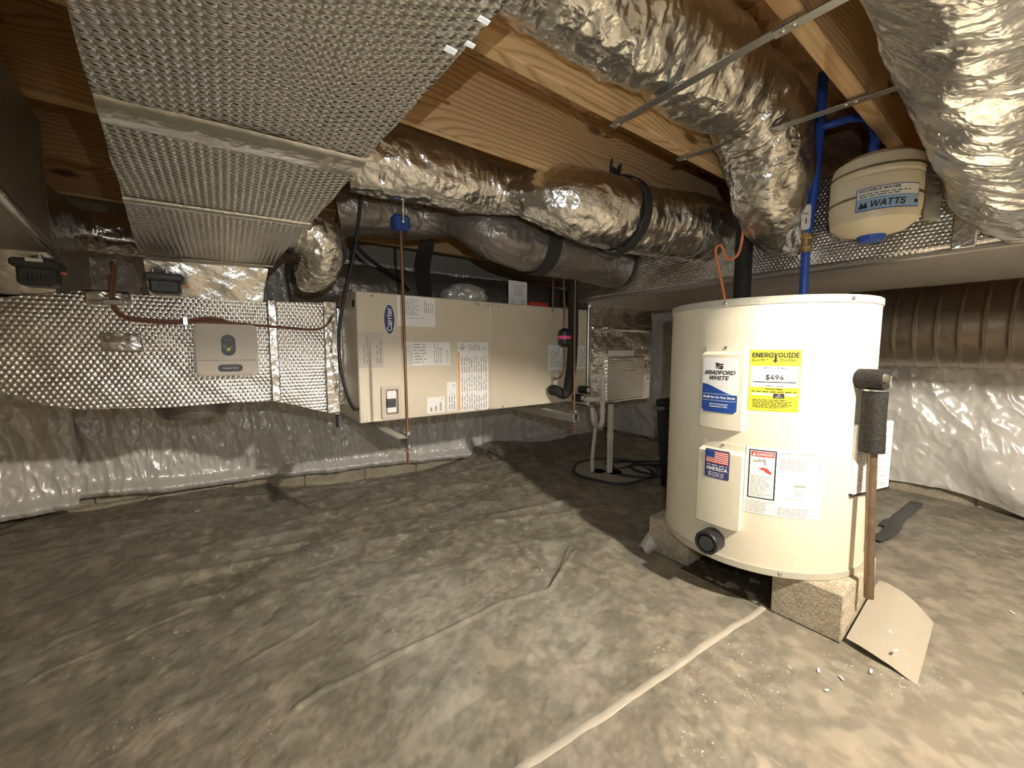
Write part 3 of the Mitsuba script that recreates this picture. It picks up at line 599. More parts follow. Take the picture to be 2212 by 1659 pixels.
lab(wh, 'warning_label__print', cat_m(flat(tap), words(xa + .007, .410, xb - .007, .480, 13, 13), words(x0 + .004, .356, xb, .396, 9, 14), text('AUTOMATIC STORAGE WATER HEATER', 0.0042, (xb + x1) / 2, .5575, centre=True, bold=False, width=.105),
    words(xb + .010, .505, x1 - .035, .545, 7, 15), words(xb + .010, .356, x1 - .008, .384, 6, 16), bar((xb + x1) / 2 - .014, .454, (xb + x1) / 2 + .016, .460), flat(Point((xb + x1) / 2, .432).buffer(.010).difference(Point((xb + x1) / 2, .432).buffer(.0085))), text('UL', 0.007, (xb + x1) / 2, .4285, centre=True, bold=False), words(xb + .026, .410, x1 - .03, .417, 2, 17), words(x1 - .013, .500, x1 - .009, .548, 1, 18, True, ragged=0)), 'print_grey', 0.0019)
lab(wh, 'warning_label__red_hand', flat(hand), 'label_red', 0.0019)
lab(wh, 'small_label', bar(S(243.2), .856, S(262.0), .905), 'paper', 0.0012)
lab(wh, 'small_label__print', words(S(244.5), .866, S(260.5), .900, 6, 19), 'print_grey', 0.0018)
# drain valve
a = math.radians(180.5); n = np.array([math.cos(a), math.sin(a), 0]); o = np.array([CX, CY, 0.222]) + n * R
dv = put(wh + '__drain_valve', lathe([(0, 0), (.040, 0), (.040, .050), (.037, .054), (.031, .054), (.029, .040), (0, .040)], o, n, 48), 'black_plastic', 30)
put(dv + '__inner_cap', lathe([(0, .040), (.027, .040), (.027, .050), (.024, .053), (0, .053)], o - [0, 0, 0.003], n, 40), 'dark_grey', 30)
# relief valve and discharge pipe
a = math.radians(252.5); n = np.array([math.cos(a), math.sin(a), 0]); s = np.array([CX, CY, 0.800]) + n * (R - 0.01)
PX, PY = 1.600, 0.311
rv = put(wh + '__relief_valve', tube([s, s + n * 0.04, s + n * 0.078 + [0.004, 0, 0.0]], .031, n=12, sides=28), 'foam_black', 35)
put(rv + '__lever', cat_m(lathe([(0, 0), (.014, 0), (.012, .006), (0, .008)], s + n * 0.077 + np.array([-0.012, 0, 0.006]), n - [0.5, 0, 0], 20), beam(s + n * .082 + [0.012, 0, -.014], s + n * .082 + [0.018, -.002, .012], .008, .003)), 'chrome', 30)
put(rv + '__cover', tube([(PX, PY, 0.762), (PX, PY, 0.70), (PX, PY - .003, 0.575)], .030, n=14, sides=32), 'foam_black', 35)
put(rv + '__clamp', tube([(PX, PY, .770), (PX, PY, .764)], .032, n=3, sides=28), 'steel', 35)
say(put(wh + '__discharge_pipe', tube([(PX, PY - .003, 0.60), (PX, PY - .012, 0.35), (PX, PY - .023, 0.112)], .0125, n=12, sides=24), 'copper_dull', 40), 'brown copper drain pipe')
# document pouch standing off the tank beside the pipe
pp = np.array([CX, CY, 0]) + np.array([math.cos(math.radians(251)), math.sin(math.radians(251)), 0]) * (R + .004)
tdir = np.array([0.97, -0.24, 0.0]); tdir /= np.linalg.norm(tdir); ndir = np.cross(tdir, [0, 0, 1.0])
pouch = cbox([0, -.007, .425], [.20, .007, .655], .003); M = np.eye(4); M[:3, 0], M[:3, 1], M[:3, 3] = tdir, np.cross([0, 0, 1], tdir), pp; pouch.apply_transform(M)
k = put(wh + '__document_pouch', pouch, 'paper'); say(k, 'white papers in a plastic pouch')
pr_ = words(.01, .44, .19, .64, 26, 30); V = pr_.vertices.copy(); pr_.vertices = pp + V[:, :1] * tdir + np.array([0, 0, 1.0]) * V[:, 1:2] - np.cross([0, 0, 1], tdir) * .0078
put(k + '__print', pr_, 'print_grey')
pb = cbox([-.002, -.0085, .423], [.202, .0085, .432], .002); pb.apply_transform(M); put(k + '__binding', pb, 'black_plastic')
# blocks and soil below
cbs = [((1.473, .321), (1.850, .512), 'rough grey concrete block under the front right of the water heater'), ((1.50, .83), (1.88, 1.015), 'concrete block under the back left of the water heater')]
for (xa, ya), (xb, yb), t in cbs:
    single('concrete_block', cbox([xa, ya, -0.004], [xb, yb, ZB], .003), 'concrete_block', t, 'concrete block')
sl = wrap(pbox([1.47, .50, -.03], [1.95, .84, -.004]), .02, .008, 30, 44); sl2 = wrap(pbox([1.64, .51, -.006], [1.95, .84, .07]), .02, .02, 18, 45)
single('soil', cat_m(sl, sl2), 'soil', 'dark bare soil in the gap under the water heater', 'soil', True); labels['soil']['kind'] = 'stuff'
# ------------------------------------------------------------------ pipes on top of the heater
hp = thing('hot_water_pipe', 'black foam insulated pipe rising from the heater top beside the orange wire', 'pipe')
put(hp + '__insulation', tube([(1.70, .757, ZT - .002), (1.70, .757, 1.25), (1.70, .757, SUB)], .031, n=20, sides=26), 'foam_black', True)
put(hp + '__cable_tie', tube([(1.70, .757, 1.282), (1.70, .757, 1.292)], .033, n=3, sides=24), 'black_plastic', 40)
cw = thing('cold_water_pipe', 'blue plastic water pipe rising from the heater top', 'pipe')
put(cw + '__lower_length', tube([(1.672, .537, ZT), (1.668, .536, 1.15), (1.662, .535, 1.255)], .0135, n=12, sides=20), 'pex_blue', True)
put(cw + '__upper_length', tube([(1.66, .535, 1.275), (1.65, .518, 1.45), (1.645, .512, 1.60), (1.645, .512, SUB)], .0135, n=24, sides=20), 'pex_blue', True)
put(cw + '__nipple', tube([(1.672, .537, ZT - .002), (1.672, .537, ZT + .022)], .0145, n=3, sides=20), 'copper_dull', 40)
k = put(cw + '__brass_coupling', cat_m(lathe([(0, 1.236), (.019, 1.236), (.019, 1.250), (.016, 1.254), (.016, 1.272), (.019, 1.276), (.019, 1.290), (0, 1.290)], (1.661, .535, 0), sections=6), tube([(1.661, .535, 1.228), (1.661, .535, 1.30)], .0155, n=4, sides=16)), 'brass', 30)
fr = np.array([-.93, -.36, 0.0]); fr /= np.linalg.norm(fr); sd = np.array([-.36, .93, 0]) / np.linalg.norm([.36, .93])
k = put(cw + '__tag', frame(flat(rrect(-.013, 0, .013, .085, .010), .002), np.array([1.655, .531, 1.30]) + fr * .016 + sd * .008, -sd, [0, 0, 1]), 'paper')
put(k + '__print', frame(cat_m(words(-.008, .050, .006, .056, 1, 40, ragged=0), words(-.003, .020, .004, .042, 1, 41, True, ragged=0)), np.array([1.655, .531, 1.30]) + fr * .0195 + sd * .008, -sd, [0, 0, 1]), 'print_black')
single('water_pipe', tube([(1.645, .512, 1.63), (1.66, .46, 1.63), (1.70, .40, 1.62), (1.70, .38, 1.55), (1.63, .365, 1.52), (1.615, .362, 1.47)], .012, n=40, sides=16), 'pex_blue', 'dark blue pipe looping between the cold pipe and the expansion tank', 'pipe', True)
single('orange_wire', tube([(1.55, .744, ZT - .002), (1.55, .757, 1.11), (1.55, .785, 1.225), (1.55, .790, 1.282), (1.55, .778, 1.287), (1.55, .762, 1.255), (1.55, .745, 1.228), (1.555, .722, 1.232), (1.57, .712, 1.27), (1.60, .718, 1.38), (1.63, .73, 1.50)], .005, n=90, sides=12), 'wire_orange', 'orange wire curling from the heater lid up beside the black pipe', 'wire', True)
# ------------------------------------------------------------------ expansion tank
EX, EY, EZ, ER = 1.612, .352, 1.232, .106
et = thing('expansion_tank', 'small cream expansion tank with a blue cap, hung under the joist by a steel bracket', 'tank')
prof = [(0, 0), (.03, 0.001), (.075, .012), (.100, .035), (ER, .070), (ER, .150), (ER - .004, .154), (ER - .004, .158), (ER, .162), (ER, .180), (.100, .208), (.075, .226), (.03, .238), (0, .240)]
put(et + '__shell', lathe(prof, (EX, EY, EZ), sections=72), 'expansion_paint', 35)
put(et + '__cap', lathe([(0, -.016), (.028, -.014), (.034, -.004), (.034, .010), (0, .010)], (EX, EY, EZ), sections=36), 'pex_blue', 35)
for z in (.095, .172): put(et + '__band', lathe([(ER + .0005, z), (ER + .0025, z), (ER + .0025, z + .006), (ER + .0005, z + .006), (ER + .0005, z)], (EX, EY, EZ), sections=72), 'copper_dull', 35)
def ecyl(m, off):
    m = m.copy(); s, z, o = m.vertices.T; a = math.radians(205) + s / ER; r = ER + o + off
    m.vertices = np.stack([EX + r * np.cos(a), EY + r * np.sin(a), EZ + z - .012], 1); return m
k = put(et + '__label', ecyl(bar(-.062, .065, .082, .128, .0006, .008), .0028), 'label_blue')
put(k + '__blue_field', ecyl(bar(-.060, .067, .080, .098, .0004, .008), .0036), 'label_lightblue')
put(k + '__white_field', ecyl(bar(-.060, .099, .080, .126, .0004, .008), .0036), 'paper')
put(k + '__lettering', ecyl(cat_m(text('WATTS', .0165, -.030, .073, width=.075, slant=.18), text('POTABLE WATER', .0062, -.055, .117, width=.085), words(-.055, .101, .060, .113, 2, 50), flat(Polygon([(-.056, .072), (-.050, .090), (-.045, .080), (-.040, .090), (-.036, .072)])), flat(Point(.072, .080).buffer(.005))), .0042), 'print_black')
bx, by = 1.745, .262
bk = thing('tank_bracket', 'perforated steel bracket holding the expansion tank to the joist', 'bracket')
sl_ = sbox(-.022, 0, .022, .30)
for i in range(10): sl_ = sl_.difference(rrect(-.013, .075 + .021 * i, .013, .083 + .021 * i, .003))
put(bk + '__plate', frame(flat(sl_, .003), [1.665, .235, 1.26], [.78, -.62, 0], [0, 0, 1]), 'steel')
put(bk + '__strap', beam([1.70, .255, 1.30], [1.70, .255, SUB], .03, .003, up=(0, 1, 0)), 'steel')
put(bk + '__arm', cat_m(beam([1.66, .24, 1.408], [1.80, .20, 1.425], .004, .016), beam([1.66, .24, 1.330], [1.80, .20, 1.335], .004, .016)), 'steel')
# ------------------------------------------------------------------ air handler
AX0, AX1, AY, AZ0, AZ1 = .455, 1.855, 1.73, .573, 1.135
ah = thing('air_handler', 'long beige air handler cabinet hanging horizontally on threaded rods', 'air handler')
put(ah + '__cabinet', cbox([AX0, AY + .006, AZ0 + .002], [AX1, 2.26, AZ1 - .002], .004), 'handler_paint')
p1 = put(ah + '__front_panel', cbox([AX0, AY, AZ0], [1.116, AY + .02, AZ1], .004), 'handler_paint')
p2 = put(ah + '__front_panel', cbox([1.121, AY, AZ0], [1.838, AY + .02, AZ1], .004), 'handler_paint')
say(p1, 'left panel with white labels and oval logo'); say(p2, 'plain right panel')
put(ah + '__end_flange', cbox([1.842, AY - .012, AZ0 - .004], [1.875, 2.26, AZ1 + .02], .003), 'steel')
put(ah + '__small_panel', cbox([1.582, AY - .006, .576], [1.836, AY + .004, .752], .003), 'handler_paint')
put(ah + '__knockout', lathe([(0, 0), (.016, 0), (.016, .003), (0, .003)], (AX0, 1.765, 1.085), (-1, 0, 0), 24), 'black_plastic', 30)
def fr_(m, off): return frame(m, [0, AY - off, 0], [1, 0, 0], [0, 0, 1])
def alab(parent, name, m, material, off=0.0004): return put(parent + '__' + name, fr_(m, off), material)
def sticker(name, x0, z0, x1, z1, material='paper', off=0.0006): return alab(ah, name, flat(sbox(x0, z0, x1, z1), .0008), material, off)
ov = affinity.scale(Point(0, 0).buffer(1, quad_segs=16), .0245, .066); ov = affinity.translate(ov, .593, 1.022)
lg = alab(ah, 'oval_badge', flat(ov, .003), 'paper', .0002)
alab(lg, 'blue_oval', flat(affinity.scale(ov, .92, .96), .0006), 'label_navy', .0033)
alab(lg, 'lettering', text('Carrier', .021, .603, 0.972, rot=90, width=.100), 'paper', .0042)
s = sticker('service_label', .630, .995, .812, 1.130); alab(s, 'print', cat_m(words(.650, 1.045, .74, 1.12, 8, 60), words(.755, 1.06, .805, 1.12, 5, 61, True), words(.67, 1.030, .78, 1.036, 1, 62)), 'print_grey', .0016)
s = sticker('rating_label', .648, .816, .887, .925); alab(s, 'print', cat_m(words(.665, .822, .70, .92, 6, 63, True), words(.705, .824, .775, .92, 7, 64), words(.800, .824, .850, .92, 5, 65, True), words(.862, .826, .882, .92, 3, 66, True)), 'print_grey', .0016)
s = sticker('warning_label', .930, .581, 1.108, .927)
alab(s, 'orange_stripe', flat(sbox(.9315, .585, .9395, .878), .0006), 'label_orange', .0014)
dm = Polygon([(.955, .882), (.975, .902), (.955, .922), (.935, .902)]); fl_ = Polygon([(.949, .893), (.958, .893), (.963, .901), (.957, .911), (.957, .905), (.948, .902)])
alab(s, 'print', cat_m(flat(dm.difference(dm.buffer(-.0028))), flat(fl_), words(.985, .886, 1.06, .920, 6, 67, True), words(1.078, .886, 1.092, .906, 3, 68, True), words(.945, .775, 1.10, .876, 11, 69, True), words(.945, .680, 1.10, .770, 11, 70, True), words(.945, .587, 1.10, .675, 11, 71, True)), 'print_grey', .0016)
s = sticker('notice_label', .763, .588, .856, .664); alab(s, 'print', cat_m(words(.772, .595, .845, .640, 3, 72, True), words(.835, .646, .850, .658, 2, 73, True)), 'print_grey', .0016)
s = sticker('notice_label', .868, .587, .920, .732); alab(s, 'print', cat_m(words(.874, .594, .915, .700, 3, 74, True), words(.900, .706, .914, .724, 3, 75, True)), 'print_grey', .0016)
s = sticker('pale_label', .460, .812, .564, .966, 'plastic_beige'); alab(s, 'print', cat_m(words(.475, .83, .50, .95, 2, 76, True), words(.53, .83, .558, .94, 2, 77, True)), 'print_grey', .0016)
s = sticker('wiring_label', 1.521, .771, 1.656, .917); alab(s, 'print', cat_m(words(1.535, .785, 1.645, .905, 7, 78, True)), 'print_grey', .0016)
s = sticker('wiring_label', 1.745, .768, 1.836, .914); alab(s, 'print', cat_m(words(1.752, .785, 1.83, .905, 6, 79, True)), 'print_grey', .0016)
s = put(ah + '__breaker_window', fr_(flat(rrect(.548, .585, .637, .728, .010).difference(rrect(.566, .602, .622, .714, .006)), .010), .0), 'plastic_beige')
put(s + '__recess', fr_(flat(rrect(.566, .602, .622, .714, .006), .003), .0003), 'copper_dull')
put(s + '__breaker', fr_(flat(sbox(.572, .610, .613, .707), .006), .002), 'paper')
put(s + '__switch', fr_(flat(sbox(.570, .634, .610, .672), .009), .004), 'dark_grey')
for x, z in ((.523, 1.118), (1.035, 1.118), (1.05, 1.118), (1.108, 1.116), (1.130, 1.116), (1.175, 1.112), (1.030, .584), (1.045, .582), (1.108, .582), (1.132, .582), (1.20, .584), (1.595, .586), (1.70, .586), (1.745, .586), (1.82, 1.108)): screw(ah, [x, AY - .0005, z], [0, -1, 0], .005, 'brass' if x in (1.05, 1.175, 1.20) else 'steel')
# struts and threaded rods
def hanger(x, y, ztop, strut_label, rod_label, iso):
    st = thing('hanger_strut', strut_label, 'strut')
    put(st + '__channel', cat_m(beam([x - .005, y - .05, .530], [x - .005, 2.40, .530], .004, .040), beam([x - .038, y - .05, .530], [x - .038, 2.40, .530], .004, .040), beam([x - .0215, y - .05, .551], [x - .0215, 2.40, .551], .037, .004)), 'steel')
    k = thing('threaded_rod', rod_label, 'rod')
    put(k + '__shaft', tube([(x + .012, y, .437), (x + .008, y, 1.0), (x + .004, y, ztop)], .0055, n=30, sides=12), 'rod_rust', True)
    for z0, z1, r_ in ((.500, .510, .012), (.553, .563, .012)): put(k + '__nut', lathe([(0, z0), (r_, z0), (r_, z1), (0, z1)], (x + .012, y, 0), sections=6), 'chrome', 20)
    put(k + '__washer', lathe([(0, .488), (.016, .488), (.016, .491), (0, .491)], (x + .012, y, 0), sections=20), 'chrome', 20)
    if iso:
        q = put(k + '__vibration_isolator', cbox([x - .030, y - .025, 1.338], [x + .036, y + .025, 1.394], .010), 'iso_blue')
        put(q + '__bolt', tube([(x + .004, y - .028, 1.36), (x + .004, y - .029, 1.38), (x + .004, y - .020, 1.55)], .0055, n=12, sides=10), 'chrome', True)
hanger(.560, 1.489, 1.36, 'steel strut under the left end of the air handler', 'rusty threaded rod with a blue isolator in front of the air handler', True)
hanger(1.497, 1.50, 1.56, 'steel strut under the right end of the air handler', 'rusty threaded rod before the right end of the air handler', False)
single('threaded_rod', tube([(.525, 2.34, .50), (.525, 2.34, 1.10), (.525, 2.34, 1.60)], .0055, n=10, sides=10), 'rod_rust', 'thin rod hanging behind the left end of the air handler', 'rod', True)
single('threaded_rod', tube([(.392, 1.86, .545), (.392, 1.86, .60)], .006, n=4, sides=10), 'black_plastic', 'short dark rod end below the left end of the air handler', 'rod', True)
# things on top of the cabinet
pm_ = thing('manual', 'white printed leaflet standing on top of the air handler', 'leaflet')
put(pm_ + '__page', frame(flat(sbox(1.33, 1.137, 1.465, 1.285), .002), [0, 1.86, 0], [1, 0, 0], [0, 0, 1]), 'paper')
put(pm_ + '__print', frame(cat_m(words(1.37, 1.20, 1.45, 1.265, 6, 80), words(1.35, 1.15, 1.37, 1.18, 4, 81), words(1.42, 1.15, 1.45, 1.18, 3, 82)), [0, 1.8578, 0], [1, 0, 0], [0, 0, 1]), 'print_grey')
single('red_packet', wrap(cbox([1.50, 1.86, 1.137], [1.635, 1.93, 1.178], .005), .02, .004, 20, 50), 'label_red', 'small red packet lying on top of the air handler', 'packet', 40)
bag = trimesh.creation.icosphere(5, 1.0); bag.apply_scale([.115, .08, .05]); bag.vertices += bag.vertex_normals * (.022 * ridge2(bag.vertices[:, 0] * 22, bag.vertices[:, 2] * 22 + bag.vertices[:, 1] * 9, 61))[:, None]; bag.apply_translation([1.06, 1.88, 1.170])
bag.vertices[:, 2] = np.maximum(bag.vertices[:, 2], 1.137)
single('plastic_bag', bag, 'clear_film', 'crumpled clear plastic bag on top of the air handler', 'bag', True)
# ------------------------------------------------------------------ refrigerant lines and drains
sl_k = thing('refrigerant_line', 'black insulated refrigerant line dropping in front of the right end of the air handler', 'pipe')
put(sl_k + '__insulation', tube([(1.64, 1.68, 1.56), (1.63, 1.66, 1.40), (1.625, 1.64, 1.22), (1.622, 1.63, 1.0), (1.612, 1.63, .80), (1.598, 1.63, .70), (1.582, 1.63, .652), (1.555, 1.63, .638), (1.532, 1.65, .650), (1.528, 1.70, .655)], .029, n=60, sides=22), 'foam_black', True)
fd = thing('filter_drier', 'small black filter drier with a pink label on a copper line', 'filter')
put(fd + '__shell', lathe([(0, .905), (.012, .905), (.030, .915), (.036, .928), (.036, .985), (.030, .998), (.012, 1.008), (0, 1.008)], (1.545, 1.62, 0), sections=32), 'black_plastic', 40)
put(fd + '__pink_label', lathe([(.0362, .948), (.0368, .948), (.0368, .966), (.0362, .966), (.0362, .948)], (1.545, 1.62, 0), sections=32), 'label_pink', 40)
put(fd + '__copper_line', cat_m(tube([(1.545, 1.62, 1.005), (1.548, 1.63, 1.2), (1.55, 1.66, 1.5)], .0055, n=14, sides=10), tube([(1.545, 1.62, .908), (1.556, 1.63, .80), (1.56, 1.66, .74), (1.56, 1.72, .72)], .0055, n=16, sides=10)), 'copper_dull', True)
single('copper_line', tube([(1.512, 1.68, 1.10), (1.512, 1.68, 1.30), (1.53, 1.68, 1.55)], .004, n=12, sides=8), 'copper_dull', 'thin copper line left of the filter drier', 'pipe', True)
for x, z, L in ((1.735, .597, .067), (1.785, .642, .060)):
    q = put(ah + '__drain_cap', lathe([(0, 0), (.024, 0), (.024, .060), (.014, .062), (0, .062)], (x, 1.725, z), (0.1, -1, 0), 24), 'black_plastic', 40)
    put(q + '__white_plug', lathe([(0, 0), (.015, 0), (.014, .004), (0, .005)], (x + .006, 1.663, z), (0.1, -1, 0), 20), 'pvc', 40)
cd = thing('condensate_drain', 'white plastic condensate trap beside the return plenum', 'pipe')
def fit(a, b, r=.019): return tube([a, b], r, n=2, sides=22)
put(cd + '__arm', cat_m(tube([(1.80, 1.70, .585), (1.84, 1.66, .582), (1.92, 1.66, .578)], .015, n=10, sides=20), fit((1.80, 1.685, .584), (1.83, 1.667, .583), .02), fit((1.875, 1.66, .58), (1.905, 1.66, .579), .019)), 'pvc', 40)
put(cd + '__riser', cat_m(tube([(1.92, 1.66, .70), (1.92, 1.66, .55), (1.922, 1.66, .43)], .015, n=10, sides=20), fit((1.92, 1.66, .705), (1.92, 1.66, .672)), fit((1.92, 1.66, .60), (1.92, 1.66, .555)), fit((1.921, 1.66, .52), (1.921, 1.66, .49))), 'pvc', 40)
put(cd + '__trap', tube([(1.922, 1.66, .44), (1.93, 1.68, .405), (1.95, 1.72, .395), (1.97, 1.77, .405), (1.975, 1.79, .45), (1.98, 1.80, .50)], .016, n=30, sides=20), 'pvc', True)
single('drain_pipe', tube([(2.128, 1.917, .0), (2.13, 1.918, .2), (2.135, 1.92, .44), (2.12, 1.93, .475), (2.09, 1.92, .50)], .0135, n=30, sides=20), 'pvc', 'thin white drain pipe standing in the sump beside the return plenum', 'pipe', True)
k = thing('drain_pipe', 'thicker white drain pipe with printed lettering, standing in the sump', 'pipe')
put(k + '__length', cat_m(tube([(2.206, 1.831, .0), (2.206, 1.831, .3), (2.206, 1.831, .53)], .021, n=10, sides=24), fit((2.206, 1.831, .255), (2.206, 1.831, .295), .025)), 'pvc', 40)
put(k + '__lettering', frame(words(-.004, .02, .004, .24, 1, 90, True, ragged=0), [2.192, 1.815, 0], [.7, -.7, 0], [0, 0, 1]), 'print_black')
# sump lid, cables, black bin
sp = thing('sump_pit', 'round dark sump pit lid in the ground sheet under the white drain pipes', 'sump')
put(sp + '__lid', lathe([(0, .006), (.27, .004), (.27, -.006), (0, -.006)], (2.27, 1.86, 0), sections=48), 'sheet_clear', 40)
put(sp + '__rim', tube([(2.27 + (.285 + .012 * math.sin(5 * a)) * math.cos(a), 1.86 + (.285 + .012 * math.sin(5 * a)) * math.sin(a), .004 + .004 * math.sin(3 * a)) for a in np.linspace(0, 2 * math.pi, 40)], .009, n=120, sides=8), 'dark_grey', True)
put(sp + '__pipe_hole', lathe([(0, .0075), (.05, .0075), (.05, .006), (0, .006)], (2.165, 1.90, 0), sections=24), 'black_plastic')
put(sp + '__pipe_hole', lathe([(0, .0075), (.06, .0075), (.06, .006), (0, .006)], (2.24, 1.82, 0), sections=24), 'black_plastic')
for pts, lab_ in (([(2.24, 1.83, .05), (2.30, 1.84, .012), (2.45, 1.82, .012), (2.62, 1.74, .012), (2.70, 1.60, .012), (2.62, 1.50, .012), (2.45, 1.55, .012)], 'black cable curling over the sump towards the black bin, upper loop'),
                  ([(2.20, 1.75, .012), (2.28, 1.62, .012), (2.36, 1.56, .014), (2.48, 1.62, .012), (2.58, 1.72, .012), (2.50, 1.84, .012), (2.40, 1.78, .012), (2.38, 1.66, .014), (2.42, 1.52, .012), (2.50, 1.42, .012)], 'black cable loop lying nearest the front of the sump'),
                  ([(2.34, 1.98, .012), (2.44, 1.96, .012), (2.60, 1.86, .012), (2.78, 1.72, .012)], 'black cable running behind the white drain pipes')):
    single('black_cable', tube(pts, .008, n=90, sides=10), 'black_plastic', lab_, 'cable', True)
bn = thing('black_bin', 'narrow black bin mostly hidden behind the left edge of the water heater', 'bin')
put(bn + '__body', trimesh.convex.convex_hull(np.array([(x, y, z) for z, d in ((0.0, .0), (.50, .03)) for x in (2.25 - d, 2.50 + d) for y in (1.16 - d, 1.44 + d)])), 'black_plastic')
put(bn + '__lid', cbox([2.21, 1.12, .53], [2.54, 1.478, .575], .01), 'black_plastic')
put(bn + '__neck', cbox([2.26, 1.15, .49], [2.50, 1.45, .54], .01), 'dark_grey')
# ------------------------------------------------------------------ controls and wires at left
cp = thing('control_panel', 'beige rounded zone control panel mounted on the foil plenum', 'control panel')
YP = 1.735
def cfr(m, off): return frame(m, [0, YP - off, 0], [1, 0, 0], [0, 0, 1])
put(cp + '__housing', cfr(cat_m(flat(rrect(-.082, .797, .102, .980, .016), .045, -.045), flat(rrect(-.078, .801, .098, .976, .014), .006)), 0), 'plastic_beige')
put(cp + '__display_dish', cfr(flat(affinity.scale(Point(.012, .905).buffer(1), .034, .046), .0012), .006), 'plastic_beige')
dsp = put(cp + '__display', cfr(flat(rrect(-.007, .868, .034, .942, .020), .002), .007), 'dark_grey')
put(dsp + '__print', cfr(cat_m(words(.003, .921, .024, .925, 1, 100, ragged=0), words(-.002, .892, .010, .906, 3, 101), words(.018, .892, .028, .902, 3, 102)), .0095), 'print_grey')
put(dsp + '__indicator_light', cfr(cat_m(flat(Point(.011, .892).buffer(.003)), flat(Point(.016, .888).buffer(.0028)), flat(Point(.016, .895).buffer(.0028)), flat(Point(.010, .886).buffer(.0022))), .0095), 'led_yellow')
put(cp + '__seam', cfr(flat(sbox(-.074, .8515, .094, .8528), .0006), .0058), 'dark_grey')
bdg = put(cp + '__badge', cfr(flat(rrect(-.020, .812, .052, .837, .0122), .002), .006), 'dark_grey')
put(bdg + '__lettering', cfr(text('Honeywell Home', .0055, .016, .822, centre=True, bold=False, width=.045), .0084), 'paper')
def actuator(x0, x1, z0, z1, y, label):
    k = thing('damper_actuator', label, 'actuator')
    w = x1 - x0
    put(k + '__body', cat_m(cbox([x0 + w * .10, y, z0], [x1 - w * .10, y + .07, z1 - .018], .008), cbox([x0, y - .006, z1 - .024], [x1, y + .076, z1], .006)), 'dark_grey')
    put(k + '__vent_slots', cat_m([cbox([x0 + w * (.34 + .09 * i), y - .0015, z0 + .012], [x0 + w * (.34 + .09 * i) + .003, y + .001, z0 + .032], .0005) for i in range(5)]), 'black_plastic')
    put(k + '__shaft', cat_m(tube([(x0 + w * .55, y + .03, z1 - .002), (x0 + w * .55, y + .03, z1 + .018)], .005, n=3, sides=12), tube([(x0 + w * .2, y + .03, z1 - .002), (x0 + w * .2, y + .03, z1 + .014)], .003, n=3, sides=10)), 'chrome', 40)
    put(k + '__wire_nut', tube([(x1 - .002, y + .03, z1 - .03), (x1 + .008, y + .028, z1 - .03)], .004, n=3, sides=10), 'wire_orange', 40)
    return k
actuator(-.188, -.092, 1.066, 1.128, 1.655, 'black damper actuator box under the end of the large overhead duct')
k = actuator(-.452, -.362, 1.065, 1.137, 1.655, 'black damper actuator box at the far left with a white tag')
put(k + '__tag', cbox([-.420, 1.645, 1.128], [-.388, 1.649, 1.137], .0005), 'paper')
wb = thing('wire_bundle', 'brown thermostat wires running over the foil plenum to the air handler', 'wires')
for i in range(5):
    o = np.array([rng.normal(0, .003), 0, rng.normal(0, .004)])
    pts = [(-.268, 1.745, 1.16), (-.269, 1.735, 1.09), (-.271, 1.735, 1.03), (-.250, 1.735, .995), (-.20, 1.738, .985), (-.13, 1.740, .983), (-.05, 1.741, .985 + .003 * i), (.02, 1.742, .986)]
    if i < 2: pts += [(.11, 1.745, .980), (.22, 1.75, .974), (.32, 1.752, .975), (.355, 1.755, 1.0), (.40, 1.80, 1.09), (.46, 1.80, 1.145)]
    put(wb + '__wire', tube(np.array(pts) + o, .0032, n=80, sides=8), 'wire_brown', True)
put(wb + '__clip', cat_m(cbox([-.108, 1.725, .970], [-.092, 1.745, 1.002], .002), cbox([-.104, 1.735, .955], [-.096, 1.75, .972], .002)), 'chrome')
put(wb + '__clip', cat_m(cbox([-.295, 1.725, 1.028], [-.245, 1.76, 1.046], .003)), 'chrome')
single('black_cable', tube([(.475, 1.66, 1.56), (.465, 1.68, 1.42), (.44, 1.70, 1.25), (.405, 1.71, 1.10), (.384, 1.71, .99), (.378, 1.71, .85), (.398, 1.71, .72), (.425, 1.72, .65), (.452, 1.745, .635)], .0065, n=90, sides=12), 'black_plastic', 'black power cable curving down the left end of the air handler', 'cable', True)
single('black_cable', tube([(.46, 2.0, 1.52), (.52, 2.02, 1.42), (.60, 2.05, 1.35), (.75, 2.1, 1.28), (.85, 2.15, 1.22)], .009, n=50, sides=10), 'black_plastic', 'black cable sagging behind the blue isolator', 'cable', True)
# ------------------------------------------------------------------ loose things on the floor
def ribbon(pts, w, lift, n=60):
    P = spline([(x, y, 0) for x, y in pts], n); t = np.gradient(P, axis=0); t /= np.linalg.norm(t, axis=1, keepdims=True)
    s = np.stack([-t[:, 1], t[:, 0], 0 * t[:, 0]], 1)
    rows = [P + s * w * k for k in (-.5, -.3, 0, .3, .5)]
    V = np.stack(rows, 1); V[..., 2] = floor_z(V[..., 0], V[..., 1]) + lift + np.array([0, .002, .003, .002, 0]) * 1.0
    m = 5; F = []
    for i in range(n - 1):
        for j in range(m - 1): F.append([i * m + j, i * m + j + 1, (i + 1) * m + j + 1, (i + 1) * m + j])
    F = np.array(F); F = np.vstack([F[:, [0, 2, 1]], F[:, [0, 3, 2]]]); V = V.reshape(-1, 3)
    n_ = len(V); V2 = V - [0, 0, .001]
    return trimesh.Trimesh(np.vstack([V, V2]), np.vstack([F, F[:, ::-1] + n_]), process=False)
single('seam_tape', ribbon([(1.47, .532), (1.30, .541), (1.134, .551), (.823, .570), (.514, .595), (.30, .61)], .020, .002, 90), 'sheet_tape', 'pale tape strip over the ground sheet leading to the water heater', 'tape', True)
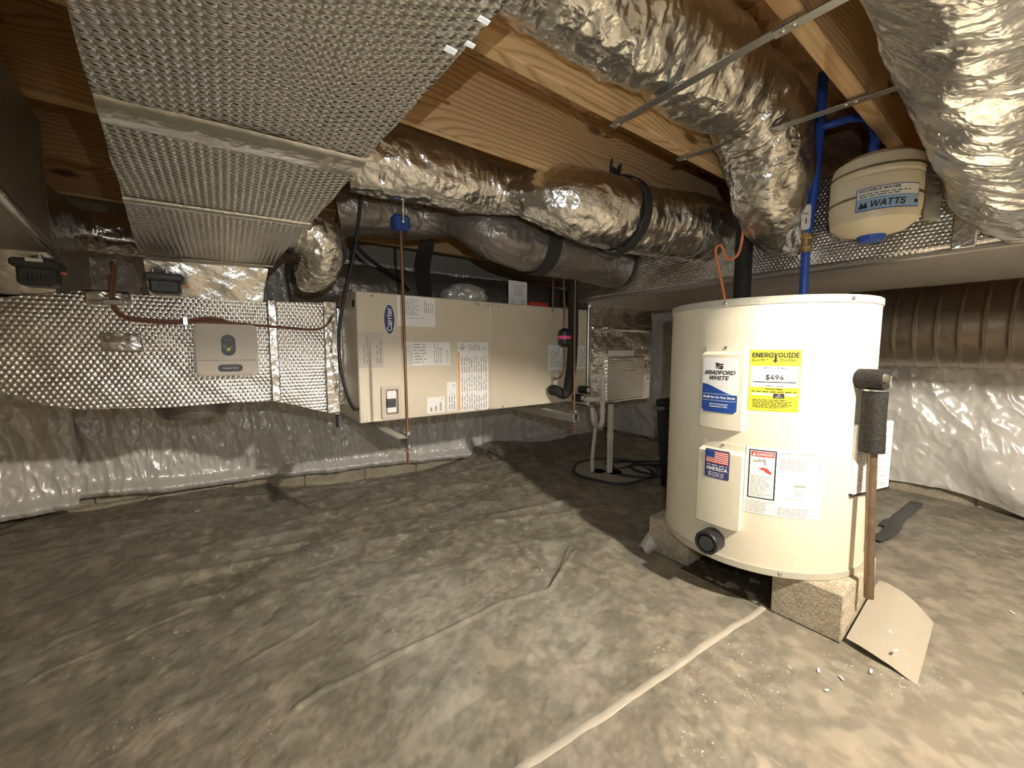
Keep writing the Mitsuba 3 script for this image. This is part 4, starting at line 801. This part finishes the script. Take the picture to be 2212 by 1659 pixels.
def flap(U, V):
    # quad with a lifted, curled outer edge
    a, b, c, d = np.array([1.49, .312, .010]), np.array([1.86, .312, .06]), np.array([1.80, .165, .012]), np.array([1.435, .150, .004])
    P = (1 - U)[..., None] * ((1 - V)[..., None] * a + V[..., None] * d) + U[..., None] * ((1 - V)[..., None] * b + V[..., None] * c)
    P[..., 2] += .018 * np.sin(np.pi * V) * (0.3 + U) + .006 * meshkit.fbm(np.stack([U * 3, V * 3, 0 * U], -1), 2, 71)
    return P
fm = grid(np.linspace(0, 1, 30), np.linspace(0, 1, 20), flap)
single('plastic_flap', trimesh.Trimesh(np.vstack([fm.vertices, fm.vertices - [0, 0, .0012]]), np.vstack([fm.faces, fm.faces[:, ::-1] + len(fm.vertices)]), process=False), 'sheet_clear', 'loose flap of ground sheet folded out beside the front concrete block', 'plastic sheet', True)
fm = grid(np.linspace(0, 1, 12), np.linspace(0, 1, 10), lambda U, V: np.stack([1.46 + .05 * U, 1.04 - .06 * V - .02 * U, .005 + .07 * U * (1 - .5 * V) + .01 * np.sin(6 * V)], -1))
single('plastic_flap', trimesh.Trimesh(np.vstack([fm.vertices, fm.vertices - [0, 0, .0012]]), np.vstack([fm.faces, fm.faces[:, ::-1] + len(fm.vertices)]), process=False), 'sheet_clear', 'small upturned corner of ground sheet at the back left concrete block', 'plastic sheet', True)
fs_ = ribbon([(2.38, .43), (2.62, .405), (2.80, .415), (3.0, .405), (3.16, .40)], .055, .012, 40)
single('dark_strip', cat_m(fs_, ribbon([(2.60, .44), (2.72, .44)], .03, .012, 12)), 'dark_grey', 'flat dark grey strip on the floor right of the water heater', 'strip', True)  # flat dark grey ribbon following the floor
for x, y, L, a in ((1.60, .235, .010, .5), (1.62, .255, .006, .2), (1.72, .215, .012, -.3), (1.66, .24, .007, .8), (1.50, .205, .011, -.2), (1.40, .235, .012, .1), (1.30, .275, .009, .9), (1.28, .32, .011, .3), (1.22, .285, .008, -.4), (1.62, -.02, .010, .3), (2.1, .02, .011, .6), (1.30, -.10, .010, .1), (.72, 2.72, .030, .2), (-.16, 2.66, .015, .4)):
    c = cbox([-L * .8, -.003, -.001], [L * .8, .003, .002], .001); c.apply_transform(trimesh.transformations.rotation_matrix(a, [0, 0, 1]))
    lift = .035 if 1.45 < x < 1.80 and .15 < y < .3 else .004
    c.apply_translation([x, y, fl(x, y) + lift]); single('debris_chip', c, 'paper', 'tiny white chip of debris on the ground sheet', 'debris', group='white chips on the floor')
# carpenter's marker on the subfloor
rd, ud = np.array([.93, -.37, 0]), np.array([-.37, -.93, 0])
put('ceiling__marker_writing', cat_m(frame(text('R-60', .055, bold=False), [1.135, .675, SUB - .0015], rd, ud), frame(text('C', .05, bold=False), [1.225, .605, SUB - .0015], rd, ud)), 'print_black')

for key in list(scene):
    if key.rsplit('_0', 1)[0].endswith(('__print', '__white_print')): labels.setdefault(key, {})['kind'] = 'stuff'
